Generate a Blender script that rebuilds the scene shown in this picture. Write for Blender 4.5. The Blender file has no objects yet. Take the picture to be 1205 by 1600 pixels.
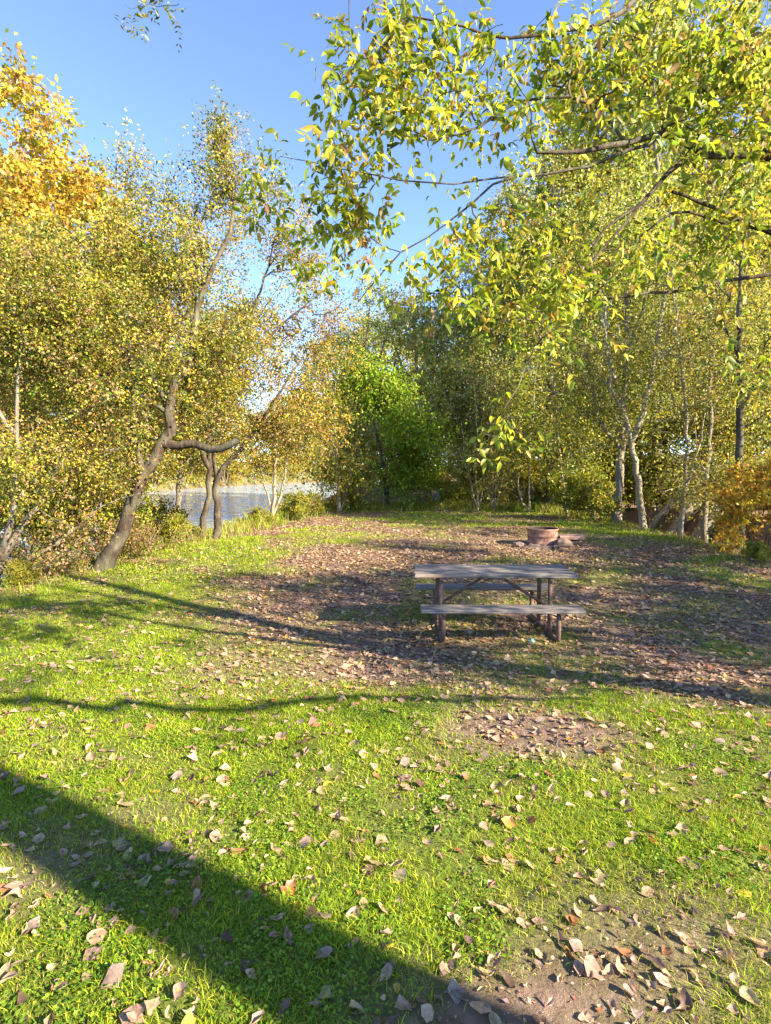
import bpy, math, random
import numpy as np
from mathutils import Vector, Matrix, Quaternion

# ------------------------------------------------------------------ camera, sky, sun, exposure
SC = bpy.context.scene
COL = SC.collection
R = math.radians
EYE = 1.7                      # eye height above the lawn underfoot
FPX = 850.0                    # focal length in photo pixels (photo 1205 x 1600)
PITCH = math.atan(65.0 / 850.0)
cam_d = bpy.data.cameras.new('camera')
cam = bpy.data.objects.new('camera', cam_d); COL.objects.link(cam)
cam_d.sensor_fit = 'VERTICAL'; cam_d.sensor_height = 36.0; cam_d.lens = 36.0 * FPX / 1600.0
cam_d.clip_start = 0.05; cam_d.clip_end = 4000
cam.location = (0, 0, EYE); cam.rotation_euler = (R(90) - PITCH, 0, 0)
SC.camera = cam

SUN_EL = R(27.0)
SUN_H = np.array([0.865, -0.502])          # horizontal direction towards the sun (right, slightly behind)
sun_d = bpy.data.lights.new('sun', 'SUN'); sun = bpy.data.objects.new('sun', sun_d); COL.objects.link(sun)
sun_d.energy = 5.0; sun_d.angle = R(0.53); sun_d.color = (1.0, 0.86, 0.64)
to_sun = Vector((SUN_H[0] * math.cos(SUN_EL), SUN_H[1] * math.cos(SUN_EL), math.sin(SUN_EL)))
sun.rotation_euler = to_sun.to_track_quat('Z', 'Y').to_euler()
sun.location = (20, -10, 30)
W = bpy.data.worlds.new('World'); SC.world = W; W.use_nodes = True
nt = W.node_tree; nt.nodes.clear()
sky = nt.nodes.new('ShaderNodeTexSky'); sky.sky_type = 'NISHITA'; sky.sun_disc = False
sky.sun_elevation = SUN_EL; sky.sun_rotation = math.atan2(SUN_H[0], SUN_H[1])
sky.air_density = 0.5; sky.dust_density = 0.0; sky.ozone_density = 1.5; sky.altitude = 500
bg = nt.nodes.new('ShaderNodeBackground'); bg.inputs['Strength'].default_value = 0.142
wo = nt.nodes.new('ShaderNodeOutputWorld')
nt.links.new(sky.outputs[0], bg.inputs['Color']); nt.links.new(bg.outputs[0], wo.inputs['Surface'])
vs = SC.view_settings
vs.view_transform = 'Standard'; vs.look = 'None'; vs.gamma = 1.0; vs.use_curve_mapping = False
vs.exposure = 2.22
SC.render.engine = 'CYCLES'
cy = SC.cycles
cy.max_bounces = 6; cy.diffuse_bounces = 4; cy.glossy_bounces = 2; cy.transmission_bounces = 4
cy.transparent_max_bounces = 4; cy.use_denoising = True; cy.sample_clamp_indirect = 6.0
cy.caustics_reflective = False; cy.caustics_refractive = False

rng = np.random.default_rng(11)

# ------------------------------------------------------------------ small maths
def px(x, y, d):
    """photo pixel and distance (metres along +Y) -> world point"""
    a = (x - 602.5) / FPX; b = (800.0 - y) / FPX
    c, s = math.cos(PITCH), math.sin(PITCH)
    v = np.array([a, c + b * s, -s + b * c])
    return np.array([0, 0, EYE]) + v * (d / v[1])

def sstep(a, b, x):
    t = np.clip((x - a) / (b - a), 0, 1); return t * t * (3 - 2 * t)

_tab = np.random.default_rng(5).random((256, 256))
def vnoise(x, y, scale, seed=0):
    x = np.asarray(x, float) / scale + 37.3 * seed + 500; y = np.asarray(y, float) / scale + 91.7 * seed + 500
    xi = np.floor(x).astype(int); yi = np.floor(y).astype(int); fx = x - xi; fy = y - yi
    fx = fx * fx * (3 - 2 * fx); fy = fy * fy * (3 - 2 * fy)
    t = lambda i, j: _tab[i % 256, j % 256]
    return (t(xi, yi) * (1 - fx) + t(xi + 1, yi) * fx) * (1 - fy) + (t(xi, yi + 1) * (1 - fx) + t(xi + 1, yi + 1) * fx) * fy
def fbm(x, y, scale, seed=0):
    return (vnoise(x, y, scale, seed) + .5 * vnoise(x, y, scale / 2.1, seed + 1) + .25 * vnoise(x, y, scale / 4.3, seed + 2)) / 1.75

def norm(v): return v / np.maximum(np.linalg.norm(v, axis=-1, keepdims=True), 1e-9)

# ------------------------------------------------------------------ the lie of the land
_ly = [-60, -30, -4, 8, 10, 12.6, 16, 23, 30, 60, 120, 300]
_lx = [-16, -13, -9.2, -6.3, -5.7, -4.9, -4.2, -3.2, -3.0, -3.6, 7, 60]
def lawn_left(y): return np.interp(y, _ly, _lx)
_sy = [-60, 0, 20, 42, 60, 110, 300]
_ss = [60, 50, 36, 24, 38, 40, 40]
RIVER_Z = -1.8
def right_edge(y): return np.interp(y, [-20, 3, 8, 17, 23, 60], [12, 9.0, 7.6, 7.3, 7.0, 9])
def zt(x, y):
    x = np.asarray(x, float); y = np.asarray(y, float)
    z = -0.30 * np.exp(-((y - 6.6) / 3.4) ** 2) + 0.07 * (fbm(x, y, 2.6, 3) - .5) + 0.03 * (vnoise(x, y, .5, 8) - .5)
    z = z - 0.5 * sstep(24, 32, y) + .03 * np.clip(y - 34, 0, 150) * sstep(-5, 10, x - lawn_left(y))
    # creek gully along the right-hand side of the clearing, wood floor beyond it
    g = x - right_edge(y) + 0.7 * (vnoise(x, y, 2.2, 21) - .5)
    on = sstep(5.0, 8.0, y) * (1 - sstep(21, 26, y))
    z = z - on * 1.35 * sstep(0.2, 2.0, g) * (1 - sstep(3.0, 4.3, g)) + 0.25 * sstep(3.2, 4.6, g) * on
    z = z + 0.05 * np.clip(x - 13, 0, 60)
    # river on the left
    s = lawn_left(y) - x + 0.5 * (vnoise(x, y, 2.0, 31) - .5)
    z = z * (1 - sstep(1, 6, s)) - 2.7 * sstep(0.1, 6.5, s)
    f = s - np.interp(y, _sy, _ss)
    z = z + 3.4 * sstep(-1.5, 7, f) + 0.06 * np.clip(f - 8, 0, 200) + 0.8 * (fbm(x, y, 12, 41) - .5) * sstep(0, 10, f)
    return z
def zg(x, y): return float(zt(x, y))
def gpx(x, y, dmin=1.2, dmax=60):
    """where the ray through a photo pixel meets the ground"""
    ds = np.geomspace(dmin, dmax, 900)
    P = np.array([px(x, y, d) for d in (1.0,)])[0] - np.array([0, 0, EYE])
    pts = np.array([0, 0, EYE]) + P[None] * ds[:, None]
    hit = np.nonzero(pts[:, 2] <= zt(pts[:, 0], pts[:, 1]))[0]
    p = pts[hit[0] if len(hit) else -1].copy(); p[2] = zg(p[0], p[1]); return p

def cover(x, y):
    """share of living grass on the lawn (0 bare soil ... 1 dense turf)"""
    x = np.asarray(x, float); y = np.asarray(y, float)
    n = fbm(x, y, 1.1, 51); n2 = fbm(x * .6, y, .7, 61)
    c = .96 + 1.1 * (n - .5) + .7 * (n2 - .5)
    def spot(cx, cy, rx, ry, k): return k * np.exp(-(((x - cx) / rx) ** 2 + ((y - cy) / ry) ** 2))
    c = c - spot(1.25, 3.75, .85, .42, 1.0) - spot(.35, 1.55, .55, .25, .95) - spot(1.05, 1.9, .6, .35, .45) - spot(-.75, 1.75, .2, .1, .7)
    c = c - spot(2.3, 2.6, .5, .6, .35)
    c = c - .80 * sstep(4.1, 5.1, y + .12 * x) * sstep(-1.4, .5, x + .25 * (y - 5)) * (1 - sstep(12.5, 15, y))
    c = c - spot(-1.9, 8.2, 2.0, 2.0, .8) - spot(-.3, 11, 2.2, 1.2, .5)
    c = c - .55 * sstep(12.5, 15, y) + .9 * (vnoise(x * .35, y, 1.3, 71) - .5) * sstep(11, 14, y)
    c = c + 1.0 * (vnoise(x, y, .8, 151) - .5) * sstep(4.2, 5.2, y)
    c = c - spot(3.5, 11.6, 1.7, 1.1, .7)
    edge = np.maximum(sstep(-.9, .6, lawn_left(y) - x), sstep(-.8, .5, x - right_edge(y)))
    return np.clip(c, 0, 1) * (1 - edge)

# ------------------------------------------------------------------ mesh helpers
def mesh_np(name, V, F, tint=None, smooth=False):
    V = np.asarray(V, np.float32); F = np.asarray(F, np.int32); k = F.shape[1]
    me = bpy.data.meshes.new(name)
    me.vertices.add(len(V)); me.vertices.foreach_set('co', V.ravel())
    me.loops.add(F.size); me.loops.foreach_set('vertex_index', F.ravel())
    me.polygons.add(len(F)); me.polygons.foreach_set('loop_start', np.arange(0, F.size, k, dtype=np.int32))
    if smooth: me.polygons.foreach_set('use_smooth', np.ones(len(F), bool))
    if tint is not None:
        a = me.attributes.new('tint', 'FLOAT_COLOR', 'POINT')
        t = np.ones((len(V), 4), np.float32); t[:, :3] = tint; a.data.foreach_set('color', t.ravel())
    me.update(calc_edges=True)
    return me
def link(name, me, mat, parent=None, **props):
    o = bpy.data.objects.new(name, me); COL.objects.link(o)
    if mat is not None and len(me.materials) == 0: me.materials.append(mat)
    if parent is not None: o.parent = parent
    for k, v in props.items(): o[k] = v
    return o
def thing(name, label, cat, loc=(0, 0, 0), rz=0, group=None):
    o = bpy.data.objects.new(name, None); COL.objects.link(o); o.empty_display_size = .2
    o.location = loc; o.rotation_euler = (0, 0, rz); o['label'] = label; o['category'] = cat
    if group: o['group'] = group
    return o
def tag(o, label, cat, group=None):
    o['label'] = label; o['category'] = cat
    if group: o['group'] = group
    return o
def copy_thing(root, label, loc, rz=0, sc=1.0, group=None):
    r = root.copy(); COL.objects.link(r)
    r.location = loc; r.rotation_euler = (0, 0, rz); r.scale = (sc, sc, sc) if np.isscalar(sc) else sc
    r['label'] = label
    if group: r['group'] = group
    for ch in list(root.children):
        c = ch.copy(); COL.objects.link(c); c.parent = r
        for g in ch.children:
            d = g.copy(); COL.objects.link(d); d.parent = c
    return r
class MB:
    """collects shapes into one mesh"""
    def __init__(s): s.v = []; s.f = []; s.n = 0
    def add(s, V, F):
        s.v += [tuple(map(float, p)) for p in V]; s.f += [tuple(i + s.n for i in f) for f in F]; s.n += len(V)
    def box(s, lo, hi, bev=0.0):
        x0, y0, z0 = lo; x1, y1, z1 = hi; b = bev
        if b <= 0:
            V = [(x, y, z) for z in (z0, z1) for y in (y0, y1) for x in (x0, x1)]
            s.add(V, [(0, 2, 3, 1), (4, 5, 7, 6), (0, 1, 5, 4), (2, 6, 7, 3), (0, 4, 6, 2), (1, 3, 7, 5)]); return
        V = []; ring = lambda bx, z: [(x0 + bx, y0 + bx, z), (x1 - bx, y0 + bx, z), (x1 - bx, y1 - bx, z), (x0 + bx, y1 - bx, z)]
        for bx, z in ((b, z0), (0, z0 + b), (0, z1 - b), (b, z1)): V += ring(bx, z)
        F = [(3, 2, 1, 0), (12, 13, 14, 15)]
        for r_ in range(3):
            for i in range(4): F.append((r_ * 4 + i, r_ * 4 + (i + 1) % 4, r_ * 4 + 4 + (i + 1) % 4, r_ * 4 + 4 + i))
        s.add(V, F)
    def tube(s, pts, rad, k=10, cap=True):
        V, F = tube_np(np.array(pts, float), np.full(len(pts), rad) if np.isscalar(rad) else np.array(rad, float), k)
        n = len(pts); F = [tuple(f) for f in F]
        if cap: F += [tuple(range(k))[::-1], tuple((n - 1) * k + i for i in range(k))]
        s.add(V, F)
    def lathe(s, prof, k=40, closed=False):
        n = len(prof); V = []; F = []
        for r_, z in prof:
            V += [(r_ * math.cos(2 * math.pi * i / k), r_ * math.sin(2 * math.pi * i / k), z) for i in range(k)]
        for j in range(n if closed else n - 1):
            a = j * k; b = ((j + 1) % n) * k
            for i in range(k): F.append((a + i, a + (i + 1) % k, b + (i + 1) % k, b + i))
        s.add(V, F)
    def build(s, name, mat, parent=None, smooth=False, **props):
        me = bpy.data.meshes.new(name); me.from_pydata(s.v, [], s.f); me.update()
        if smooth: me.polygons.foreach_set('use_smooth', [True] * len(me.polygons))
        return link(name, me, mat, parent, **props)
def tube_np(P, r, k):
    n = len(P); T = np.gradient(P, axis=0) if n > 2 else np.repeat((P[1] - P[0])[None], n, 0)
    T = norm(T); ref = np.array([0, 0, 1.0]) if abs(T[0, 2]) < .9 else np.array([1.0, 0, 0])
    A = np.zeros((n, 3)); a = norm(np.cross(T[0], ref))
    for i in range(n):
        a = a - T[i] * np.dot(a, T[i]); a = a / max(np.linalg.norm(a), 1e-9); A[i] = a
    B = np.cross(T, A); th = np.arange(k) * 2 * math.pi / k
    V = P[:, None] + r[:, None, None] * (np.cos(th)[None, :, None] * A[:, None] + np.sin(th)[None, :, None] * B[:, None])
    i = np.arange(k); j = np.arange(n - 1)[:, None] * k
    F = np.stack([j + i, j + (i + 1) % k, j + k + (i + 1) % k, j + k + i], -1).reshape(-1, 4)
    return V.reshape(-1, 3), F

# ------------------------------------------------------------------ materials
class NT:
    def __init__(s, name):
        s.m = bpy.data.materials.new(name); s.m.use_nodes = True; s.t = s.m.node_tree; s.t.nodes.clear()
        s.out = s.t.nodes.new('ShaderNodeOutputMaterial')
    def n(s, typ, **kw):
        nd = s.t.nodes.new('ShaderNode' + typ)
        for k, v in kw.items():
            if hasattr(nd, k) and k not in nd.inputs: setattr(nd, k, v)
            else: nd.inputs[k].default_value = v
        return nd
    def l(s, a, b): s.t.links.new(a, b)
    def noise(s, scale, detail=4, rough=.6, vec=None):
        n = s.n('TexNoise'); n.inputs['Scale'].default_value = scale; n.inputs['Detail'].default_value = detail; n.inputs['Roughness'].default_value = rough
        if vec is not None: s.l(vec, n.inputs['Vector'])
        return n.outputs['Fac']
    def ramp(s, fac, stops):
        r = s.n('ValToRGB'); e = r.color_ramp.elements
        while len(e) < len(stops): e.new(.5)
        for i, (p, c) in enumerate(stops): e[i].position = p; e[i].color = (*c, 1)
        s.l(fac, r.inputs['Fac']); return r.outputs['Color']
    def mix(s, fac, a, b, mode='MIX'):
        m = s.n('Mix', data_type='RGBA', blend_type=mode)
        for i, v in ((0, fac), (6, a), (7, b)):
            if hasattr(v, 'is_linked'): s.l(v, m.inputs[i])
            elif i == 0: m.inputs[0].default_value = v
            else: m.inputs[i].default_value = (*v, 1)
        return m.outputs[2]
    def coord(s, which='Object', scale=(1, 1, 1)):
        c = s.n('TexCoord'); mp = s.n('Mapping'); mp.inputs['Scale'].default_value = scale
        s.l(c.outputs[which], mp.inputs['Vector']); return mp.outputs['Vector']
    def bump(s, h, strength, dist=.02):
        b = s.n('Bump'); b.inputs['Strength'].default_value = strength; b.inputs['Distance'].default_value = dist
        s.l(h, b.inputs['Height']); return b.outputs['Normal']
    def principled(s, col, rough=.8, normal=None, metal=0, spec=.3):
        p = s.n('BsdfPrincipled')
        if hasattr(col, 'is_linked'): s.l(col, p.inputs['Base Color'])
        else: p.inputs['Base Color'].default_value = (*col, 1)
        if hasattr(rough, 'is_linked'): s.l(rough, p.inputs['Roughness'])
        else: p.inputs['Roughness'].default_value = rough
        p.inputs['Metallic'].default_value = metal; p.inputs['Specular IOR Level'].default_value = spec
        if normal is not None: s.l(normal, p.inputs['Normal'])
        s.l(p.outputs[0], s.out.inputs['Surface']); return p

def leaf_mat(name, trans=.4, gloss=.04, jitter=.05, trans_tint=(1.0, 1.0, .75), mottle=False):
    m = NT(name)
    at = m.n('Attribute', attribute_name='tint'); oi = m.n('ObjectInfo'); col = at.outputs['Color']
    if mottle:                                        # blotches of decay on dry leaves
        g = m.n('NewGeometry'); nz = m.noise(120, 5, .75, g.outputs['Position']); n2 = m.noise(38, 3, .6, g.outputs['Position'])
        col = m.mix(1.0, col, m.ramp(nz, [(.3, (.65, .6, .56)), (.55, (1.1, 1.08, 1.05)), (.75, (1.4, 1.35, 1.25))]), 'MULTIPLY')
        col = m.mix(m.ramp(n2, [(.5, (0, 0, 0)), (.7, (.35, .35, .35))]), col, (.13, .085, .06))
    hs = m.n('HueSaturation'); mr = m.n('MapRange'); mr.inputs['To Min'].default_value = .5 - jitter * .35; mr.inputs['To Max'].default_value = .5 + jitter * .35
    m.l(oi.outputs['Random'], mr.inputs['Value']); m.l(mr.outputs[0], hs.inputs['Hue']); m.l(col, hs.inputs['Color'])
    d = m.n('BsdfDiffuse'); t = m.n('BsdfTranslucent'); g = m.n('BsdfGlossy'); g.inputs['Roughness'].default_value = .45
    g.inputs['Color'].default_value = (.8, .8, .8, 1)
    m.l(hs.outputs[0], d.inputs['Color']); m.l(m.mix(1.0, hs.outputs[0], trans_tint, 'MULTIPLY'), t.inputs['Color'])
    mx = m.n('MixShader'); mx.inputs[0].default_value = trans; m.l(d.outputs[0], mx.inputs[1]); m.l(t.outputs[0], mx.inputs[2])
    m2 = m.n('MixShader'); m2.inputs[0].default_value = gloss; m.l(mx.outputs[0], m2.inputs[1]); m.l(g.outputs[0], m2.inputs[2])
    m.l(m2.outputs[0], m.out.inputs['Surface']); return m.m
def bark_mat(name, dark, light, scale=6.0):
    m = NT(name); v = m.coord('Object', (1, 1, .22))
    a = m.noise(scale * 3, 6, .7, v); b = m.noise(scale * .35, 3, .6, m.coord('Object'))
    c = m.ramp(a, [(.3, tuple(x * .55 for x in dark)), (.5, dark), (.72, light)])
    c = m.mix(m.ramp(b, [(.45, (0, 0, 0)), (.7, (.6, .6, .6))]), c, (.19, .19, .13))
    m.principled(c, .92, m.bump(a, .9, .03), spec=.15); return m.m

M = {}
M['leaf'] = leaf_mat('autumn_leaves', .48, .02); M['leaf_big'] = leaf_mat('broad_leaves', .55, .025, .02)
M['grass'] = leaf_mat('grass_blades', .4, .015, 0, (1.0, 1.0, .6)); M['dead_leaf'] = leaf_mat('dead_leaves', .2, .03, .03, (1, .85, .65), mottle=True)
M['bark'] = bark_mat('brown_bark', (.055, .04, .03), (.13, .10, .072))
M['bark_pale'] = bark_mat('pale_bark', (.26, .22, .16), (.46, .41, .31), 4)
M['bark_grey'] = bark_mat('grey_bark', (.17, .14, .11), (.32, .27, .21), 5)
M['log'] = bark_mat('bleached_log', (.24, .21, .17), (.44, .39, .31), 4)

def ground_material():
    m = NT('turf_and_soil')
    at = m.n('Attribute', attribute_name='tint'); sp = m.n('SeparateColor'); m.l(at.outputs['Color'], sp.inputs[0])
    v = m.coord('Object')
    soil = m.ramp(m.noise(9, 8, .65, v), [(.25, (.10, .062, .05)), (.5, (.20, .135, .105)), (.75, (.32, .225, .175))])
    litter = m.ramp(m.noise(34, 4, .7, v), [(.3, (.06, .038, .024)), (.5, (.17, .11, .07)), (.7, (.33, .23, .14))])
    turf = m.ramp(m.noise(40, 5, .7, v), [(.25, (.035, .055, .010)), (.5, (.11, .15, .02)), (.75, (.26, .25, .06))])
    c = m.mix(sp.outputs['Red'], soil, turf); c = m.mix(sp.outputs['Green'], c, litter)
    h = m.noise(22, 8, .7, v)
    m.principled(c, .95, m.bump(h, .8, .04), spec=.1); return m.m
M['ground'] = ground_material()
def water_material():
    m = NT('river_water'); v = m.coord('Object', (1, 1.6, 1))
    n = m.n('TexNoise'); n.inputs['Scale'].default_value = 1.3; n.inputs['Detail'].default_value = 4; m.l(v, n.inputs['Vector'])
    sub = m.n('VectorMath', operation='SUBTRACT'); m.l(n.outputs['Color'], sub.inputs[0]); sub.inputs[1].default_value = (.5, .5, .5)
    mul = m.n('VectorMath', operation='MULTIPLY'); m.l(sub.outputs[0], mul.inputs[0]); mul.inputs[1].default_value = (2.6, 2.6, 0)
    add = m.n('VectorMath', operation='ADD'); m.l(mul.outputs[0], add.inputs[0]); add.inputs[1].default_value = (0, 0, 1)
    nn = m.n('VectorMath', operation='NORMALIZE'); m.l(add.outputs[0], nn.inputs[0])
    m.principled((.26, .34, .44), .05, nn.outputs[0], spec=1.0); return m.m
M['water'] = water_material()
def plank_material():
    m = NT('weathered_plank'); v = m.coord('Object', (1.3, 22, 22)); oi = m.n('ObjectInfo')
    cmb = m.n('VectorMath', operation='ADD'); m.l(v, cmb.inputs[0]); sc = m.n('VectorMath', operation='SCALE'); sc.inputs[0].default_value = (13, 7, 5)
    m.l(oi.outputs['Random'], sc.inputs['Scale']); m.l(sc.outputs[0], cmb.inputs[1]); vv = cmb.outputs[0]
    g = m.noise(2.2, 8, .7, vv); w = m.noise(.5, 4, .6, vv)
    c = m.ramp(g, [(.30, (.025, .02, .02)), (.47, (.13, .115, .11)), (.60, (.25, .225, .21)), (.78, (.44, .38, .32))])
    c = m.mix(m.ramp(w, [(.5, (0, 0, 0)), (.75, (.5, .5, .5))]), c, (.30, .20, .15))
    m.principled(c, .85, m.bump(g, .8, .006), spec=.25); return m.m
M['plank'] = plank_material()
def rusty(name, a, b, c_):
    m = NT(name); v = m.coord('Object'); n = m.noise(11, 7, .7, v); n2 = m.noise(45, 4, .6, v)
    c = m.ramp(n, [(.3, a), (.5, b), (.72, c_)]); m.principled(c, .8, m.bump(n2, .5, .006), spec=.25); return m.m
M['pipe'] = rusty('brown_pipe', (.075, .045, .035), (.14, .085, .065), (.24, .16, .12))
M['rust'] = rusty('rusted_steel', (.10, .05, .038), (.26, .135, .10), (.42, .26, .20))
M['soot'] = rusty('sooty_steel', (.012, .01, .009), (.03, .022, .018), (.07, .045, .035))
M['stone'] = rusty('brown_stone', (.07, .05, .045), (.13, .09, .075), (.22, .16, .135))
M['redboard'] = rusty('reddish_board', (.24, .13, .10), (.40, .24, .19), (.52, .38, .31))
M['ash'] = rusty('grey_ash', (.07, .05, .042), (.14, .10, .085), (.22, .17, .145))
def plain(name, c, rough=.4):
    m = NT(name); n = m.noise(30, 3, .5, m.coord('Object'))
    m.principled(m.mix(n, c, tuple(min(1, x * 1.25) for x in c)), rough, spec=.5); return m.m
M['turquoise'] = plain('turquoise_plastic', (.06, .45, .47))

# ------------------------------------------------------------------ ground and river
def build_ground():
    n = 270; a = 4.0
    u = np.linspace(-math.asinh(1500 / a), math.asinh(1500 / a), n)
    gx = a * np.sinh(u); gy = a * np.sinh(u) + 5.0
    X, Y = np.meshgrid(gx, gy); Z = zt(X, Y)
    cv = cover(X, Y)
    s = lawn_left(Y) - X; outside = np.maximum.reduce([sstep(-.3, 1.2, s), sstep(-.3, 1.0, X - right_edge(Y)), sstep(24, 27, Y)])
    V = np.stack([X, Y, Z], -1).reshape(-1, 3)
    i = np.arange(n - 1); I, J = np.meshgrid(i, i); b = (J * n + I).ravel()
    F = np.stack([b, b + 1, b + n + 1, b + n], -1)
    far = sstep(-1, 3, s - np.interp(Y, _sy, _ss)); cv = np.maximum(cv, far * .85); outside = outside * (1 - .75 * far)
    t = np.stack([cv, outside, np.zeros_like(cv)], -1).reshape(-1, 3)
    link('ground', mesh_np('ground', V, F, t, True), M['ground'], kind='structure')
build_ground()
def build_river():
    n = 60; x = np.linspace(-400, 160, n); y = np.linspace(-250, 520, n)
    X, Y = np.meshgrid(x, y); V = np.stack([X, Y, np.full_like(X, RIVER_Z)], -1).reshape(-1, 3)
    b = (np.arange(n - 1)[:, None] * n + np.arange(n - 1)).ravel()
    F = np.stack([b, b + 1, b + n + 1, b + n], -1)
    link('river', mesh_np('river', V, F), M['water'], kind='structure')
build_river()

# ------------------------------------------------------------------ trees
def smooth_path(P, seg):
    P = np.asarray(P, float)
    if len(P) == 2: Q = P
    else:
        E = np.vstack([2 * P[0] - P[1], P, 2 * P[-1] - P[-2]]); Q = []
        for i in range(1, len(E) - 2):
            for t in np.linspace(0, 1, 8, endpoint=False):
                p0, p1, p2, p3 = E[i - 1:i + 3]
                Q.append(.5 * (2 * p1 + (p2 - p0) * t + (2 * p0 - 5 * p1 + 4 * p2 - p3) * t * t + (3 * p1 - p0 - 3 * p2 + p3) * t ** 3))
        Q.append(P[-1]); Q = np.array(Q)
    d = np.r_[0, np.cumsum(np.linalg.norm(np.diff(Q, axis=0), axis=1))]
    n = max(2, int(d[-1] / seg) + 1); s = np.linspace(0, d[-1], n)
    return np.stack([np.interp(s, d, Q[:, k]) for k in range(3)], -1)

class Tree:
    """a skeleton of nodes: explicit stems first, then twigs reaching out to points in the crown"""
    def __init__(s, seed=0, seg=.3, tip=.004, expo=2.4):
        s.P = np.zeros((60000, 3)); s.par = np.full(60000, -1); s.rmin = np.zeros(60000); s.n = 0
        s.seg = seg; s.tip = tip; s.expo = expo; s.rng = np.random.default_rng(seed)
        s.tips = []; s.tipdir = []; s.weight = np.zeros(60000); s.nstem = 0
    def _add(s, p, par, r=0.0):
        s.P[s.n] = p; s.par[s.n] = par; s.rmin[s.n] = r; s.n += 1; return s.n - 1
    def stem(s, pts, r0, r1, wob=.02):
        Q = smooth_path(pts, s.seg); m = len(Q)
        Q[1:] += s.rng.normal(0, wob, (m - 1, 3)); par = -1; k0 = 0
        if s.n:
            par = int(np.argmin(((s.P[:s.n] - Q[0]) ** 2).sum(1)))
            k0 = 1 if np.linalg.norm(s.P[par] - Q[0]) < s.seg else 0
        for i in range(k0, m): par = s._add(Q[i], par, r0 + (r1 - r0) * i / (m - 1))
        s.weight[par] += 1; s.nstem = s.n; return s
    def twigs(s, A, up=.6, bend=.25, jit=.03, lo=0.0):
        A = np.asarray(A); C = s.P[:s.n]
        d0 = np.array([np.sqrt(((C - a) ** 2).sum(1).min()) for a in A]); A = A[np.argsort(d0)]
        lo_ok = np.arange(s.n)
        for a in A:
            D = a - s.P[:s.n]; dist = np.sqrt((D ** 2).sum(1)) + 1e-6
            hor = np.sqrt((D[:, :2] ** 2).sum(1))
            cost = dist + up * np.maximum(0, .5 * hor - D[:, 2])
            if lo > 0: cost = cost + 50 * (s.P[:s.n, 2] < lo)
            p = int(np.argmin(cost)); b = s.P[p]; L = dist[p]
            m = max(2, int(L / s.seg) + 1); g = s.par[p]
            pd = norm(b - s.P[g]) if g >= 0 else np.array([0, 0, 1.0])
            c = b + pd * L * bend + (a - b) * .35 + np.array([0, 0, .06 * L])
            par = p
            for t in np.linspace(0, 1, m + 1)[1:]:
                q = (1 - t) ** 2 * b + 2 * t * (1 - t) * c + t * t * a
                if t < 1: q = q + s.rng.normal(0, jit, 3) * min(1, L)
                par = s._add(q, par)
            s.weight[par] += 1; s.tips.append(a); s.tipdir.append(norm(a - s.P[s.par[par]]))
        return s
    def radii(s):
        n = s.n; w = s.weight[:n].copy() * s.tip ** s.expo
        for i in range(n - 1, 0, -1):
            if s.par[i] >= 0: w[s.par[i]] += w[i]
        r = np.maximum(w, s.tip ** s.expo) ** (1 / s.expo)
        r = np.where(s.rmin[:n] > 0, s.rmin[:n], r)
        for i in range(1, n):
            p = s.par[i]
            if p >= 0 and s.rmin[i] == 0: r[i] = min(r[i], r[p] * .8 if i != p + 1 else r[p])
        return r
    def bark(s, base, split=True, minr=0.0):
        n = s.n; r = s.radii(); main = np.full(n, -1)
        for i in range(n - 1, 0, -1):
            p = s.par[i]
            if p >= 0 and (main[p] < 0 or r[i] >= r[main[p]]): main[p] = i
        out = {0: [[], [], 0], 1: [[], [], 0]}
        rb = r[0]
        for i in range(n):
            p = s.par[i]
            if p >= 0 and main[p] == i: continue
            ch = [i] if p < 0 else [p, i]
            while main[ch[-1]] >= 0: ch.append(main[ch[-1]])
            if len(ch) < 2: continue
            Q = s.P[ch] - base; q = r[ch].copy()
            if p >= 0: q[0] = q[1] * 1.15
            if q.max() < minr: continue
            k = 9 if q.max() > .08 else (6 if q.max() > .03 else (4 if q.max() > .012 else 3))
            if q.max() > .06:
                q = q * (1 + .12 * (s.rng.random(len(q)) - .5))
                if p < 0: q[0] *= 1.5; q[1:2] *= 1.18
            V, F = tube_np(Q, q, k)
            o = out[0 if (q.max() > .45 * rb or not split) else 1]
            o[0].append(V); o[1].append(F + o[2]); o[2] += len(V)
        return [(np.vstack(o[0]), np.vstack(o[1])) if o[0] else None for o in (out[0], out[1])]

def blob_points(rs, blobs, n, hole=.35, fr=1.0, shell=.55):
    """points inside a union of ellipsoids (cx,cy,cz,rx,ry,rz,weight) with holes"""
    w = np.array([b[6] for b in blobs], float); w /= w.sum(); out = []
    K = rs.normal(0, fr, (6, 3)); ph = rs.random(6) * 6.28
    while len(out) < n:
        b = blobs[rs.choice(len(blobs), p=w)]
        d = norm(rs.normal(0, 1, 3)); rr = rs.random() ** (1 / 3 * (1 - shell) + .1)
        p = np.array(b[:3]) + d * rr * np.array(b[3:6])
        nz = np.sin(K @ p + ph).sum() / 6
        if nz < (hole - .5) * .9: continue
        out.append(p)
    return np.array(out)

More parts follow.
